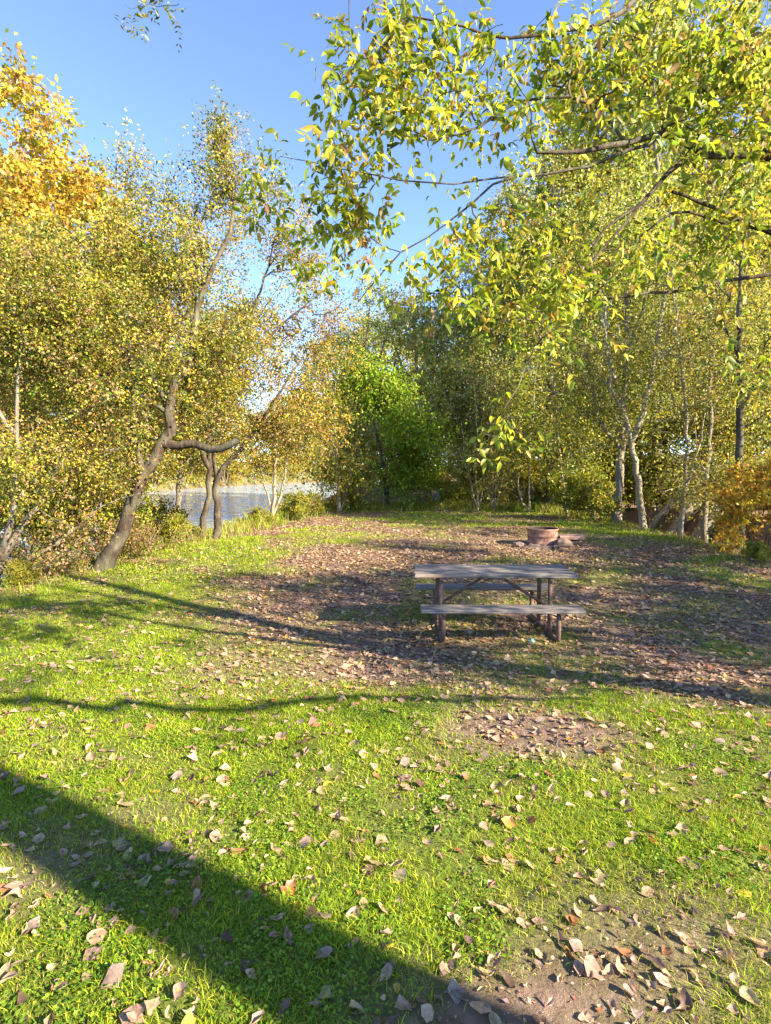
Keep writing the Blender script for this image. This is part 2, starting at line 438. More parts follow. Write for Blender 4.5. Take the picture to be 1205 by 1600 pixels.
def pick_tints(rs, n, pal, clump=None, jit=.22):
    """pal: list of (rgb, weight); clump: per-leaf clump number, so that one twig keeps one hue"""
    c = np.array([p[0] for p in pal]); w = np.array([p[1] for p in pal], float); w /= w.sum()
    idx = rs.choice(len(pal), n, p=w)
    if clump is not None:
        ci = rs.choice(len(pal), int(clump.max()) + 1, p=w); keep = rs.random(n) < .6; idx = np.where(keep, ci[clump], idx)
    br = 1.0 if clump is None else np.clip(1 + .22 * rs.normal(0, 1, int(clump.max()) + 1), .5, 1.5)[clump][:, None]
    t = c[idx] * br * (1 + jit * rs.normal(0, 1, (n, 1))) * (1 + .08 * rs.normal(0, 1, (n, 3)))
    return np.clip(t, .004, .8)

def leaf_quads(P, D, N, L, Wd, T):
    """small folded leaves, two triangles each"""
    n = len(P); D = norm(D); S = norm(np.cross(D, N)); Nn = np.cross(S, D)
    L = L[:, None]; Wd = Wd[:, None]
    V = np.empty((n, 4, 3)); V[:, 0] = P; V[:, 1] = P + D * L * .45 + S * Wd * .5 + Nn * Wd * .18
    V[:, 2] = P + D * L; V[:, 3] = P + D * L * .45 - S * Wd * .5 + Nn * Wd * .18
    b = np.arange(n)[:, None] * 4; F = np.concatenate([b + [0, 1, 2], b + [0, 2, 3]], 1).reshape(-1, 3)
    return V.reshape(-1, 3), F, np.repeat(T, 4, 0)
def leaf_fine(P, D, N, L, Wd, T, droop=.25):
    """broad pointed leaflets with a folded midrib, eight triangles each"""
    n = len(P); D = norm(D); S = norm(np.cross(D, N)); Nn = np.cross(S, D); L = L[:, None]; Wd = Wd[:, None]
    def at(u, v, h=0.0): return P + D * L * u + S * Wd * v + Nn * (Wd * (abs(v) * .5 + h) - L * droop * u * u)
    V = np.stack([at(0, 0), at(.28, .42), at(.3, 0), at(.28, -.42), at(.66, .36), at(.68, 0), at(.66, -.36), at(1, 0)], 1)
    b = np.arange(n)[:, None] * 8
    tri = [0, 1, 2, 0, 2, 3, 1, 4, 5, 1, 5, 2, 2, 5, 6, 2, 6, 3, 4, 7, 5, 5, 7, 6]
    return V.reshape(-1, 3), (b + tri).reshape(-1, 3), np.repeat(T, 8, 0)

def foliage(rs, tips, dirs, per, spread, L, Wd, pal, droop=.3, back=.35, flat=.6, jit=.22):
    tips = np.asarray(tips); dirs = np.asarray(dirs); m = len(tips)
    per_i = np.maximum(1, rs.poisson(per * rs.uniform(.45, 1.5, m))); cl = np.repeat(np.arange(m), per_i); n = len(cl)
    ns = 6; sd = norm(dirs[:, None] * .6 + rs.normal(0, .75, (m, ns, 3)) + np.array([0, 0, -.1])); pick = rs.integers(0, ns, n)   # leaves strung along a few side shoots
    S_ = sd[cl, pick]; u_ = rs.random((n, 1)); ln_ = spread * 4.2 * (.5 + rs.random((m, ns)))[cl, pick][:, None]
    P = tips[cl] - dirs[cl] * back * .5 * (1 - u_) + S_ * u_ * ln_ - np.array([0, 0, .12]) * (u_ ** 2) * ln_ + rs.normal(0, 1, (n, 3)) * spread * .3
    D = norm(S_ * .7 + rs.normal(0, .7, (n, 3)) + np.array([0, 0, -droop]))
    N = norm(rs.normal(0, 1, (n, 3)) + np.array([0, 0, flat]))
    s = rs.uniform(.65, 1.25, n)
    return P, D, N, L * s, Wd * s, pick_tints(rs, n, pal, cl, jit)

def make_tree(name, label, cat, base, tree, leaves, bark, leafm=None, group=None, rz=0):
    """Empty at the foot > trunk, branches, crown"""
    base = np.asarray(base, float)
    t = thing(name, label, cat, tuple(base), 0, group)
    a, b = tree.bark(base, False)
    link('trunk', mesh_np('trunk', *a, None, True), bark, t)
    if leaves is not None:
        P = leaves[0] - base; V, F, T = leaf_quads(P, *leaves[1:])
        link('crown', mesh_np('crown', V, F, T), leafm or M['leaf'], t)
    return t

GREEN = (.13, .18, .022); DEEP = (.05, .08, .015); LIME = (.29, .30, .035); YEL = (.50, .37, .045); GOLD = (.56, .31, .04)
ORG = (.48, .19, .03); TAN = (.34, .21, .10); PINK = (.40, .25, .12); PALE = (.34, .33, .12); OLIVE = (.20, .18, .035)

# --- tall river-side trees: templates that are copied through the wood
def tall_tree(seed, H, Rr, pal, tips, per, L, trunk_r, low=.3, name='cottonwood_tree', bark='bark_grey', lean=(0, 0)):
    rs = np.random.default_rng(seed); t = Tree(seed, .7, .008, 2.3)
    lx, ly = lean
    t.stem([(0, 0, -.4), (.2 + lx * .2, .1, H * .25), (lx * .5 - .3, ly * .5 + .2, H * .55), (lx, ly, H * .9)], trunk_r, .05, .04)
    for k in range(5):
        a = rs.random() * 6.28; h = H * rs.uniform(.2, .5); r_ = Rr * rs.uniform(.6, .9)
        t.stem([(lx * .4, ly * .4, h), (lx * .5 + r_ * .35 * math.cos(a), ly * .5 + r_ * .35 * math.sin(a), h + H * .1), (lx * .7 + r_ * math.cos(a), ly * .7 + r_ * math.sin(a), h + H * .32)], trunk_r * .45, .03, .05)
    blobs = []
    for k in range(11):
        z = H * (low + (1 - low) * (k + .5) / 11); f = math.sin(math.pi * min(1, .22 + .72 * (k + .5) / 11)) ** .8
        for j in range(3 if k < 9 else 1):
            a = rs.random() * 6.28; o = Rr * f * .55
            blobs.append((lx * z / H + o * math.cos(a), ly * z / H + o * math.sin(a), z, Rr * f * .52, Rr * f * .52, H * .075, f * f))
    A = blob_points(rs, blobs, tips, .38, 1.0 / (Rr * .28))
    t.twigs(A, .6, .22, .08, H * low * .5)
    lv = foliage(rs, t.tips, t.tipdir, per, Rr * .042, L, L * .62, pal, .35, .7)
    return t, lv

def on_ground(p, sink=.12):
    p = np.array(p, float); p[2] = zg(p[0], p[1]) - sink; return p
def pblob(x, y, rx, ry, d, rd, w=1.0):
    c = px(x, y, d); return (*c, rx * d / FPX, rd, ry * d / FPX, w)

def pix_tree(name, label, cat, stems, blobs, tips, per, L, pal, bark, seed, spread=.16, seg=.3, tip=.0062, up=.6, hole=.36, fr=1.2, group=None, Wf=.55, lo=0.0, droop=.35, extra=None):
    """stems: list of (list of (px, py, depth), r0, r1); the first starts on the ground"""
    rs = np.random.default_rng(seed); t = Tree(seed, seg, tip, 2.35); base = None
    for k, (pts, r0, r1) in enumerate(stems):
        Q = [px(*p) for p in pts]
        if k == 0: Q[0] = on_ground(Q[0]); base = Q[0] + np.array([0, 0, .12])
        elif len(stems[k]) and pts[0][1] >= 9999: pass
        t.stem(Q, r0, r1)
    blobs = list(blobs) + [(*b[:3], b[3] * 1.45, b[4] * 1.3, b[5] * 1.4, b[6] * .22) for b in blobs]
    A = blob_points(rs, blobs, tips, hole, fr)
    if extra: A = np.vstack([A, blob_points(rs, extra[0], extra[1], -2)])
    A = A[A[:, 2] > zt(A[:, 0], A[:, 1]) + .25]
    t.twigs(A, up, .22, .05, lo)
    lv = foliage(rs, t.tips, t.tipdir, per, spread, L, L * Wf, pal, droop, .45)
    return make_tree(name, label, cat, base, t, lv, M[bark], None, group)

# ---- left bank ---------------------------------------------------------------------------------
LEFT = [((.34, .35, .04), 3.0), (YEL, 1.8), (OLIVE, 2.2), ((.44, .29, .15), 1.6), (TAN, 1.2), (GREEN, 2.4), (DEEP, .8), (GOLD, .5)]
pix_tree('leaning_tree', 'dark leaning tree with a broken horizontal stub on the river bank', 'tree', [
    ([(158, 882, 10.0), (186, 838, 10.0), (207, 790, 10.0), (228, 738, 10.0), (252, 698, 10.0), (266, 668, 10.0), (268, 620, 10.1)], .145, .085),
    ([(252, 700, 10.0), (300, 697, 10.0), (340, 702, 9.9), (372, 690, 9.8)], .085, .06),
    ([(200, 815, 10.0), (207, 778, 9.9), (222, 740, 9.85), (208, 660, 9.8), (211, 600, 9.8), (202, 540, 9.7)], .07, .03),
    ([(266, 640, 10.1), (272, 600, 10.2), (302, 560, 10.4), (308, 490, 10.5), (340, 400, 10.6), (368, 345, 10.7), (352, 260, 10.8), (345, 190, 10.8)], .08, .01),
    ([(266, 640, 10.1), (240, 590, 10.2), (215, 520, 10.3), (190, 430, 10.4), (185, 360, 10.4)], .06, .012),
    ([(255, 640, 10.0), (150, 580, 9.8), (60, 520, 9.6)], .045, .01)],
    [pblob(345, 225, 22, 45, 10.8, .35, .16), pblob(365, 300, 40, 50, 10.8, .45, .25), pblob(250, 560, 110, 90, 10.2, 1.3, 1.4), pblob(150, 470, 110, 100, 10.2, 1.3, 1.3), pblob(330, 460, 110, 100, 10.6, 1.2, 1.2),
     pblob(190, 640, 110, 60, 10, 1.2, .7), pblob(270, 390, 100, 60, 10.6, 1.1, .7), pblob(345, 245, 26, 55, 10.8, .4, .10),
     pblob(400, 285, 50, 45, 10.8, .5, .14), pblob(230, 300, 60, 60, 10.8, .6, .16), pblob(60, 520, 80, 90, 9.8, 1.1, .8), pblob(330, 650, 80, 50, 10.2, .9, .35)],
    860, 66, .058, LEFT, 'bark', 101, .12, hole=.5, extra=([pblob(346, 215, 16, 34, 10.8, .25, 1), pblob(352, 285, 34, 34, 10.8, .4, 1.2), pblob(300, 300, 60, 40, 10.8, .5, 1.2), pblob(215, 270, 40, 40, 10.8, .5, .8), pblob(405, 290, 50, 50, 10.8, .5, 1.2)], 130))
pix_tree('twin_stem_tree', 'twin stemmed tree standing at the edge of the grass before the water', 'tree', [
    ([(312, 850, 13.2), (322, 790, 13.2), (327, 735, 13.2), (326, 690, 13.2), (345, 630, 13.4), (378, 560, 13.6), (402, 470, 13.8), (430, 380, 14), (438, 320, 14)], .08, .01),
    ([(320, 850, 13.3), (338, 842, 13.3), (341, 790, 13.3), (340, 748, 13.3), (376, 702, 13.4), (420, 640, 13.6), (470, 560, 13.8)], .10, .015),
    ([(340, 765, 13.3), (337, 700, 13.3), (350, 610, 13.4), (346, 520, 13.4)], .07, .015),
    ([(327, 735, 13.2), (300, 640, 13.2), (312, 540, 13.2), (305, 450, 13.2)], .07, .015),
    ([(380, 560, 13.6), (450, 500, 13.8), (520, 440, 14)], .04, .008)],
    [pblob(400, 440, 85, 90, 13.8, 1.3, 1.0), pblob(430, 340, 60, 60, 14, 1.0, .25), pblob(480, 470, 65, 75, 14, 1.0, .55),
     pblob(310, 480, 80, 110, 13.4, 1.2, .8), pblob(420, 600, 90, 60, 13.6, 1.2, .8), pblob(340, 640, 80, 50, 13.3, 1.2, .5), pblob(470, 660, 50, 40, 13.6, .8, .3)],
    640, 56, .066, LEFT, 'bark', 102, .14, hole=.5)
pix_tree('bank_thicket_tree', 'tangled tree with pale slanting limbs left of the leaning tree', 'tree', [
    ([(-20, 900, 9.2), (15, 850, 9.2), (80, 765, 9.3), (150, 722, 9.4), (225, 680, 9.6)], .075, .012),
    ([(-10, 890, 9.2), (20, 800, 9.0), (28, 690, 9.0), (25, 600, 9.0), (60, 480, 9.2)], .06, .012),
    ([(-20, 895, 9.2), (60, 870, 9.3), (150, 800, 9.4), (220, 770, 9.6)], .04, .008),
    ([(28, 690, 9.0), (-30, 600, 8.8), (-90, 480, 8.8)], .04, .01)],
    [pblob(60, 600, 90, 80, 9.3, 1.0, 1.0), pblob(30, 720, 80, 60, 9.2, .9, .7), pblob(110, 500, 90, 80, 9.6, 1.0, .9), pblob(0, 460, 80, 80, 9.2, 1.0, .7),
     pblob(-80, 560, 70, 130, 9, 1.0, .8), pblob(150, 720, 70, 40, 9.5, .8, .45), pblob(60, 820, 80, 40, 9.2, .6, .4), pblob(40, 400, 60, 40, 9.6, .8, .3)],
    680, 66, .056, LEFT, 'bark_grey', 103, .12, hole=.48)
pix_tree('bank_sapling', 'clump of thin pale saplings on the bank beside the open water', 'tree', [
    ([(424, 806, 18.0), (430, 740, 18.0), (432, 660, 18.0), (440, 540, 18.2), (448, 440, 18.2)], .07, .01),
    ([(430, 800, 18.0), (446, 740, 18.0), (452, 640, 18.0), (470, 520, 18.0)], .055, .01),
    ([(424, 800, 18.0), (410, 740, 18.0), (400, 640, 18.0)], .04, .01)],
    [pblob(440, 560, 70, 100, 18.2, 1.4, 1), pblob(470, 480, 55, 70, 18.4, 1.2, .4), pblob(430, 690, 50, 40, 18, .9, .3), pblob(500, 620, 40, 60, 18.4, 1, .4)],
    330, 30, .10, [(LIME, 2), (YEL, 1.8), (OLIVE, 2), (PINK, 1.4), (GREEN, 1.6), (ORG, .3)], 'bark_pale', 104, .22)
pix_tree('point_tree', 'slim reddish tree at the tip of the clearing left of the bright green tree', 'tree', [
    ([(530, 800, 22.5), (528, 720, 22.5), (522, 640, 22.5), (530, 560, 22.5)], .09, .015),
    ([(534, 800, 22.5), (548, 740, 22.5), (560, 690, 22.5)], .05, .01), ([(527, 720, 22.5), (500, 640, 22.5)], .04, .01)],
    [pblob(520, 600, 50, 60, 22.5, 1.3, 1), pblob(510, 700, 50, 50, 22.5, 1.2, .8), pblob(545, 740, 45, 40, 22.5, 1, .6)],
    260, 34, .12, [(LIME, 1.6), (YEL, 1.4), (ORG, .7), (OLIVE, 2), (GREEN, 2)], 'bark_pale', 105, .25)
pix_tree('green_tree', 'small leafy tree with fresh bright green foliage at the end of the lawn', 'tree', [
    ([(606, 792, 24.0), (600, 730, 24.0), (585, 660, 24.0), (578, 590, 24.0)], .11, .02),
    ([(600, 730, 24.0), (630, 690, 23.7), (650, 660, 23.5)], .06, .02)],
    [pblob(578, 600, 42, 38, 24.3, 1.1, .9), pblob(585, 650, 55, 45, 24.2, 1.4, 1.1), pblob(640, 690, 48, 34, 23.4, 1.2, 1.0), pblob(600, 715, 55, 38, 23.8, 1.4, .8), pblob(630, 740, 45, 28, 23.4, 1.2, .6)],
    420, 46, .15, [((.18, .33, .02), 3), ((.27, .42, .03), 2.4), (GREEN, 1.0), (LIME, .8)], 'bark', 106, .24, hole=.28, Wf=.6)

# ---- right-hand wood: the stems one can tell apart -----------------------------------------------
BRIGHT = (.38, .40, .05); CREAM = (.46, .44, .17)
RIGHT = [(BRIGHT, 2.4), (CREAM, 2.2), (OLIVE, 1.6), (YEL, 1.6), (GREEN, 1.0), (TAN, .6)]
pix_tree('forked_tree', 'pale forked tree with a wide V of slender trunks behind the fire ring', 'tree', [
    ([(1008, 818, 17), (996, 741, 17), (986, 692, 17), (978, 656, 17), (967, 612, 17.2), (950, 560, 17.4), (945, 480, 17.5)], .12, .03),
    ([(988, 690, 17), (1006, 635, 17), (1022, 568, 17), (1031, 510, 17), (1045, 420, 17), (1050, 320, 17)], .10, .02),
    ([(975, 640, 17), (955, 610, 16.8), (953, 560, 16.8), (935, 470, 16.8)], .06, .015)],
    [pblob(990, 520, 110, 110, 17.2, 1.6, 1), pblob(1040, 400, 90, 110, 17.2, 1.5, .8), pblob(940, 450, 80, 90, 17.4, 1.5, .7), pblob(1000, 650, 70, 50, 17.2, 1.2, .25)],
    420, 28, .095, RIGHT, 'bark_pale', 111, .22)
pix_tree('stout_tree', 'stout grey trunk standing at the grass edge left of the forked tree', 'tree', [
    ([(964, 822, 17.6), (967, 762, 17.6), (969, 727, 17.6), (973, 677, 17.7), (975, 620, 17.8), (980, 500, 18), (970, 380, 18)], .15, .04),
    ([(971, 700, 17.6), (940, 660, 17.6), (925, 600, 17.7), (915, 540, 17.7)], .06, .015), ([(978, 560, 17.9), (1010, 460, 18), (1030, 380, 18)], .06, .02)],
    [pblob(930, 560, 80, 80, 17.8, 1.5, .8), pblob(980, 430, 100, 90, 18, 1.6, 1), pblob(920, 680, 60, 40, 17.6, 1.2, .3)],
    330, 28, .10, [(LIME, 2.5), (YEL, 1.6), (GREEN, 2), (PALE, 1.4), (OLIVE, 1.5)], 'bark_grey', 112, .24)
pix_tree('straight_tree', 'tall straight dark trunk rising behind the rusty fire ring', 'tree', [
    ([(855, 792, 24), (860, 692, 24), (859, 603, 24), (862, 515, 24), (858, 400, 24), (866, 280, 24.2)], .17, .04),
    ([(861, 640, 24), (890, 580, 24), (910, 520, 24)], .05, .015), ([(860, 560, 24), (830, 500, 24), (815, 440, 24)], .05, .015)],
    [pblob(860, 480, 90, 90, 24, 2, 1), pblob(870, 340, 80, 100, 24.3, 2, 1), pblob(900, 600, 60, 50, 24, 1.5, .4), pblob(820, 600, 50, 50, 24, 1.5, .4)],
    360, 30, .12, RIGHT, 'bark', 113, .3)
pix_tree('slim_tree', 'slim pale stem with few leaves right of the forked tree', 'tree', [
    ([(1062, 836, 15.5), (1069, 762, 15.5), (1073, 692, 15.5), (1069, 600, 15.5), (1056, 500, 15.5), (1050, 420, 15.5)], .075, .012),
    ([(1068, 770, 15.5), (1086, 720, 15.5), (1100, 660, 15.5), (1108, 600, 15.5)], .04, .01)],
    [pblob(1070, 560, 60, 110, 15.6, 1.1, 1), pblob(1100, 650, 40, 50, 15.5, .9, .4), pblob(1075, 740, 45, 50, 15.4, .9, .55)],
    230, 24, .09, RIGHT, 'bark_pale', 114, .2)
pix_tree('grey_tree', 'grey trunk beside the gully between the slim stem and the ivy trunk', 'tree', [
    ([(1104, 832, 16.5), (1103, 755, 16.5), (1110, 670, 16.5), (1111, 600, 16.5), (1120, 480, 16.6), (1115, 380, 16.6)], .11, .02),
    ([(1104, 745, 16.5), (1090, 700, 16.4), (1084, 640, 16.4)], .035, .01), ([(1112, 600, 16.5), (1140, 520, 16.5)], .05, .01)],
    [pblob(1115, 520, 70, 110, 16.6, 1.3, 1), pblob(1110, 740, 50, 50, 16.3, 1, .5), pblob(1120, 390, 70, 70, 16.6, 1.3, .6)],
    270, 26, .095, [(LIME, 2.4), (YEL, 1.6), (PALE, 2), (GREEN, 1.4)], 'bark_grey', 115, .22)
pix_tree('ivy_tree', 'dark upright tree at the gully behind the orange yellow shrub', 'tree', [
    ([(1156, 850, 14), (1155, 797, 14), (1154, 727, 14), (1157, 639, 14), (1154, 550, 14), (1158, 440, 14), (1165, 340, 14)], .13, .03),
    ([(1155, 650, 14), (1185, 580, 14), (1200, 500, 14)], .05, .012), ([(1156, 560, 14), (1120, 480, 14)], .045, .012)],
    [pblob(1165, 520, 70, 90, 14.1, 1.2, 1), pblob(1170, 400, 80, 80, 14.2, 1.3, .9), pblob(1200, 620, 50, 60, 14, 1, .5)],
    300, 28, .085, RIGHT, 'bark', 116, .2)
pix_tree('pale_sapling', 'pair of pale saplings left of the straight dark trunk', 'tree', [
    ([(826, 797, 21.5), (827, 730, 21.5), (832, 650, 21.5), (840, 560, 21.5)], .05, .01),
    ([(822, 797, 21.5), (812, 770, 21.5), (805, 690, 21.5), (795, 620, 21.5)], .04, .01)],
    [pblob(820, 640, 50, 70, 21.5, 1.2, 1), pblob(800, 720, 45, 40, 21.5, 1, .6)],
    200, 26, .11, [(LIME, 3), (YEL, 2), (GREEN, 2), (PALE, 1)], 'bark_pale', 117, .24)
pix_tree('pale_sapling', 'leaning yellow barked sapling right of the straight dark trunk', 'tree', [
    ([(888, 808, 20), (882, 770, 20), (875, 715, 20), (870, 660, 20), (866, 600, 20)], .055, .012)],
    [pblob(880, 680, 50, 60, 20, 1.1, 1), pblob(905, 740, 40, 35, 20, .9, .6)],
    170, 28, .11, [(LIME, 3), (YEL, 2), (GREEN, 2)], 'bark_pale', 118, .24)
pix_tree('pale_sapling', 'cluster of three thin stems right of the bright green tree', 'tree', [
    ([(748, 790, 22), (744, 732, 22), (746, 680, 22), (740, 590, 22)], .05, .01),
    ([(742, 790, 22), (733, 740, 22), (720, 660, 22)], .04, .01), ([(752, 790, 22), (758, 720, 22), (770, 640, 22)], .04, .01)],
    [pblob(740, 620, 60, 70, 22, 1.3, 1), pblob(745, 710, 55, 40, 22, 1.1, .5)],
    230, 26, .115, [(PALE, 2), (OLIVE, 2), (GREEN, 2), (LIME, 1.5)], 'bark_pale', 119, .26)

# ---- tall wood behind, from templates -----------------------------------------------------------
def far_bank(x, inland):
    a = (x - 602.5) / FPX; ds = np.linspace(25, 260, 1200); f = lawn_left(ds) - a * ds - np.interp(ds, _sy, _ss)
    k = np.nonzero(f > inland)[0]; d = float(ds[k[0]] if len(k) else 150.0); return (a * d, d, zg(a * d, d) - .05)
def place(x, d): p = px(x, 735, d); return (float(p[0]), float(d), zg(p[0], d) - .05)
TP = {}
def template(key, label, loc, sc, rz, seed, H, Rr, pal, tips, per, L, tr, low, name, bark, group, lean=(0, 0)):
    t, lv = tall_tree(seed, H, Rr, pal, tips, per, L, tr, low, name, bark, lean)
    o = make_tree(name, label, 'tree', (0, 0, 0), t, lv, M[bark], None, group)
    o.location = loc; o.scale = (sc,) * 3; o.rotation_euler = (0, 0, rz); TP[key] = o; return o
GW = 'tall trees of the wood behind the clearing'; GB = 'trees on the far river bank'
WOOD = [(BRIGHT, 3.2), (CREAM, 2.0), (YEL, 2.2), (GREEN, .8), (OLIVE, 1.2)]
template('a', 'tall pale green tree towering over the forked tree', place(1020, 29), 1.0, .4, 201, 29, 6.2, WOOD, 1050, 56, .22, .36, .16, 'tall_tree', 'bark_grey', GW)
template('b', 'tall yellow green tree towering over the straight dark trunk', place(885, 33), 1.0, 1.2, 202, 27, 5.2, [(BRIGHT, 3), (YEL, 2), (CREAM, 1.6), (GREEN, 1.0)], 950, 56, .22, .32, .14, 'tall_tree', 'bark_grey', GW)
template('m', 'rounded grey green tree behind the pale saplings', place(770, 33), 1.0, 0, 203, 13, 4.4, [(OLIVE, 1.4), (CREAM, 2.6), (GREEN, 1.0), (BRIGHT, 2.4), (YEL, .6)], 620, 48, .14, .2, .08, 'rounded_tree', 'bark_grey', GW)
for key, x, d, sc, rz, lab in [
    ('b', 1175, 36, 1.3, 2.6, 'tall yellow green tree rising behind the ivy trunk'),
    ('a', 800, 40, .80, 2.0, 'tall pale green tree rising behind the three thin stems'),
    ('b', 730, 46, .72, 4.0, 'yellow green tree rising between the bright green tree and the tall wood'),
    ('a', 1110, 44, 1.05, 5.2, 'tall pale green tree deep in the wood behind the gully logs'),
    ('b', 960, 46, 1.0, .3, 'tall yellow green tree deep in the wood behind the stout trunk'),
    ('m', 690, 36, 1.2, 2.2, 'rounded grey green tree right behind the bright green tree'),
    ('m', 850, 30, .9, 4.2, 'rounded grey green tree behind the straight dark trunk'),
    ('m', 930, 27, .85, 1.1, 'rounded grey green tree behind the stout trunk'),
    ('m', 1040, 25, .85, 3.1, 'rounded grey green tree behind the forked tree'),
    ('m', 1130, 23, .8, 5.1, 'rounded grey green tree across the gully behind the logs'),
    ('m', 1215, 20, .75, .9, 'rounded grey green tree across the gully behind the orange yellow shrub'),
    ('m', 640, 48, 1.5, 3.6, 'rounded grey green tree far behind the bright green tree'),
    ('m', 580, 52, 1.55, .5, 'rounded grey green tree on the inside bend of the river'),
    ('a', 575, 60, .72, 1.6, 'tall pale green tree standing far behind the tip of the clearing'), ('b', 640, 66, .8, 3.0, 'tall yellow green tree standing far behind the bright green tree'), ('m', 535, 44, 1.0, 5.7, 'rounded grey green tree behind the slim reddish tree'),
    ('m', 1000, 36, 1.0, 2.9, 'rounded grey green tree in the middle of the wood'),
    ('m', 1180, 33, 1.1, 1.9, 'rounded grey green tree in the shade of the tall wood'),
    ('m', 760, 60, 1.2, 4.9, 'rounded grey green tree at the back of the wood')]:
    copy_thing(TP[key], lab, place(x, d), rz, sc, GW)
template('o', 'huge orange gold tree towering over the far bank', place(66, 42), 1.0, .8, 204, 33.0, 8.6, [((.57, .39, .055), 3.2), ((.54, .30, .045), 2.2), ((.50, .42, .07), 1.6), (TAN, .8), (LIME, .8)], 1800, 46, .40, .45, .18, 'golden_tree', 'bark_grey', GB)
template('g', 'golden yellow tree on the far bank behind the twin stemmed tree', far_bank(325, 6), 1.2, 0, 205, 15, 5.0, [(YEL, 2.4), (GOLD, 1.4), (LIME, 2), (OLIVE, 1.2)], 520, 44, .19, .24, .06, 'riverside_tree', 'bark_grey', GB)
copy_thing(TP['o'], 'lower golden tree at the right shoulder of the huge orange gold tree', place(160, 46), 2.4, .78, GB)
for i, (x, inl, sc, lab) in enumerate([
    (-120, 6, 1.5, 'yellow tree on the far bank left of the huge orange tree'), (150, 8, 1.3, 'yellow tree at the right foot of the huge orange tree'),
    (-30, 3, .9, 'low yellow tree at the left foot of the huge orange tree'), (205, 4, 1.2, 'yellow tree on the far bank behind the leaning trunk'),
    (250, 9, 1.5, 'yellow tree on the far bank behind the broken stub'), (390, 5, 1.3, 'yellow tree on the far bank across the open water'),
    (425, 8, 1.5, 'yellow tree at the far bend of the river'), (470, 6, 1.9, 'yellow tree on the far bank behind the bank saplings'),
    (510, 8, 2.3, 'yellow tree far up the river behind the slim reddish tree'), (550, 10, 2.4, 'yellow tree farthest up the river'),
    (100, 3, .7, 'small yellow tree at the water line under the huge orange tree'), (300, 3, .9, 'small yellow tree at the water line behind the twin stems'),
    (355, 3, .8, 'small yellow tree at the water line across the open water'), (280, 14, 1.6, 'tall yellow tree up the far slope behind the twin stems'),
    (340, 14, 1.7, 'tall yellow tree up the far slope across the open water'), (450, 16, 1.8, 'tall yellow tree up the slope at the far bend'),
    (180, 16, 1.7, 'tall yellow tree up the slope behind the leaning trunk')]):
    copy_thing(TP['g'], lab, far_bank(x, inl), i * 1.9, sc, GB)

# ---- shrubs -------------------------------------------------------------------------------------
def shrub_template(name, label, cat, loc, seed, H, Rr, pal, tips, per, L, bark, group, sc=1.0, stems=7):
    rs = np.random.default_rng(seed); t = Tree(seed, .22, .003, 2.3)
    t.stem([(0, 0, -.15), (.05, 0, H * .3), (.1, .05, H * .7)], .03, .008)
    for k in range(stems):
        a = rs.random() * 6.28; r_ = Rr * rs.uniform(.4, .8)
        t.stem([(0.02, 0, 0), (.4 * r_ * math.cos(a), .4 * r_ * math.sin(a), H * .35), (r_ * math.cos(a), r_ * math.sin(a), H * rs.uniform(.55, .85))], .018, .005)
    blobs = [(rs.normal(0, Rr * .42), rs.normal(0, Rr * .42), H * rs.uniform(.3, .8), Rr * .45, Rr * .45, H * .22, 1) for _ in range(8)]
    A = blob_points(rs, blobs, tips, .34, 3.0 / Rr); A = A[A[:, 2] > .12]
    t.twigs(A, .5, .2, .03)
    lv = foliage(rs, t.tips, t.tipdir, per, Rr * .05, L, L * .6, pal, .25, .25)
    o = make_tree(name, label, cat, (0, 0, 0), t, lv, M[bark], None, group)
    o.location = loc; o.scale = (sc,) * 3; return o
def place_g(x, y): p = gpx(x, y); return (float(p[0]), float(p[1]), float(p[2]) - .02)
GS = 'shrubs along the edge of the clearing'
s1 = shrub_template('green_shrub', 'green shrub at the lawn edge below the stout trunk', 'shrub', place(930, 18.6), 301, 1.9, 1.2, [(LIME, 3), (GREEN, 2.4), (YEL, 1.2)], 240, 34, .085, 'bark_pale', GS)
s2 = shrub_template('yellow_shrub', 'yellow green shrub under the three thin stems', 'shrub', place(772, 22.6), 302, 2.4, 1.5, [(YEL, 2.4), (LIME, 3), (OLIVE, 1.4), (GOLD, .5)], 260, 34, .10, 'bark_pale', GS)
s3 = shrub_template('orange_shrub', 'orange yellow shrub leaning over the dark gully', 'shrub', place(1190, 11.8), 303, 2.5, 1.0, [(GOLD, 2.6), (YEL, 2.4), (ORG, 1.0), (LIME, .8)], 300, 34, .075, 'bark', GS)
s4 = shrub_template('dry_shrub', 'brown twiggy brush pile on the bank below the leaning tree', 'shrub', place(90, 9.8), 304, 1.1, 1.2, [(TAN, 2), (PINK, 1.4), (OLIVE, 1.6), (GREEN, 1)], 260, 14, .06, 'bark_grey', GS)
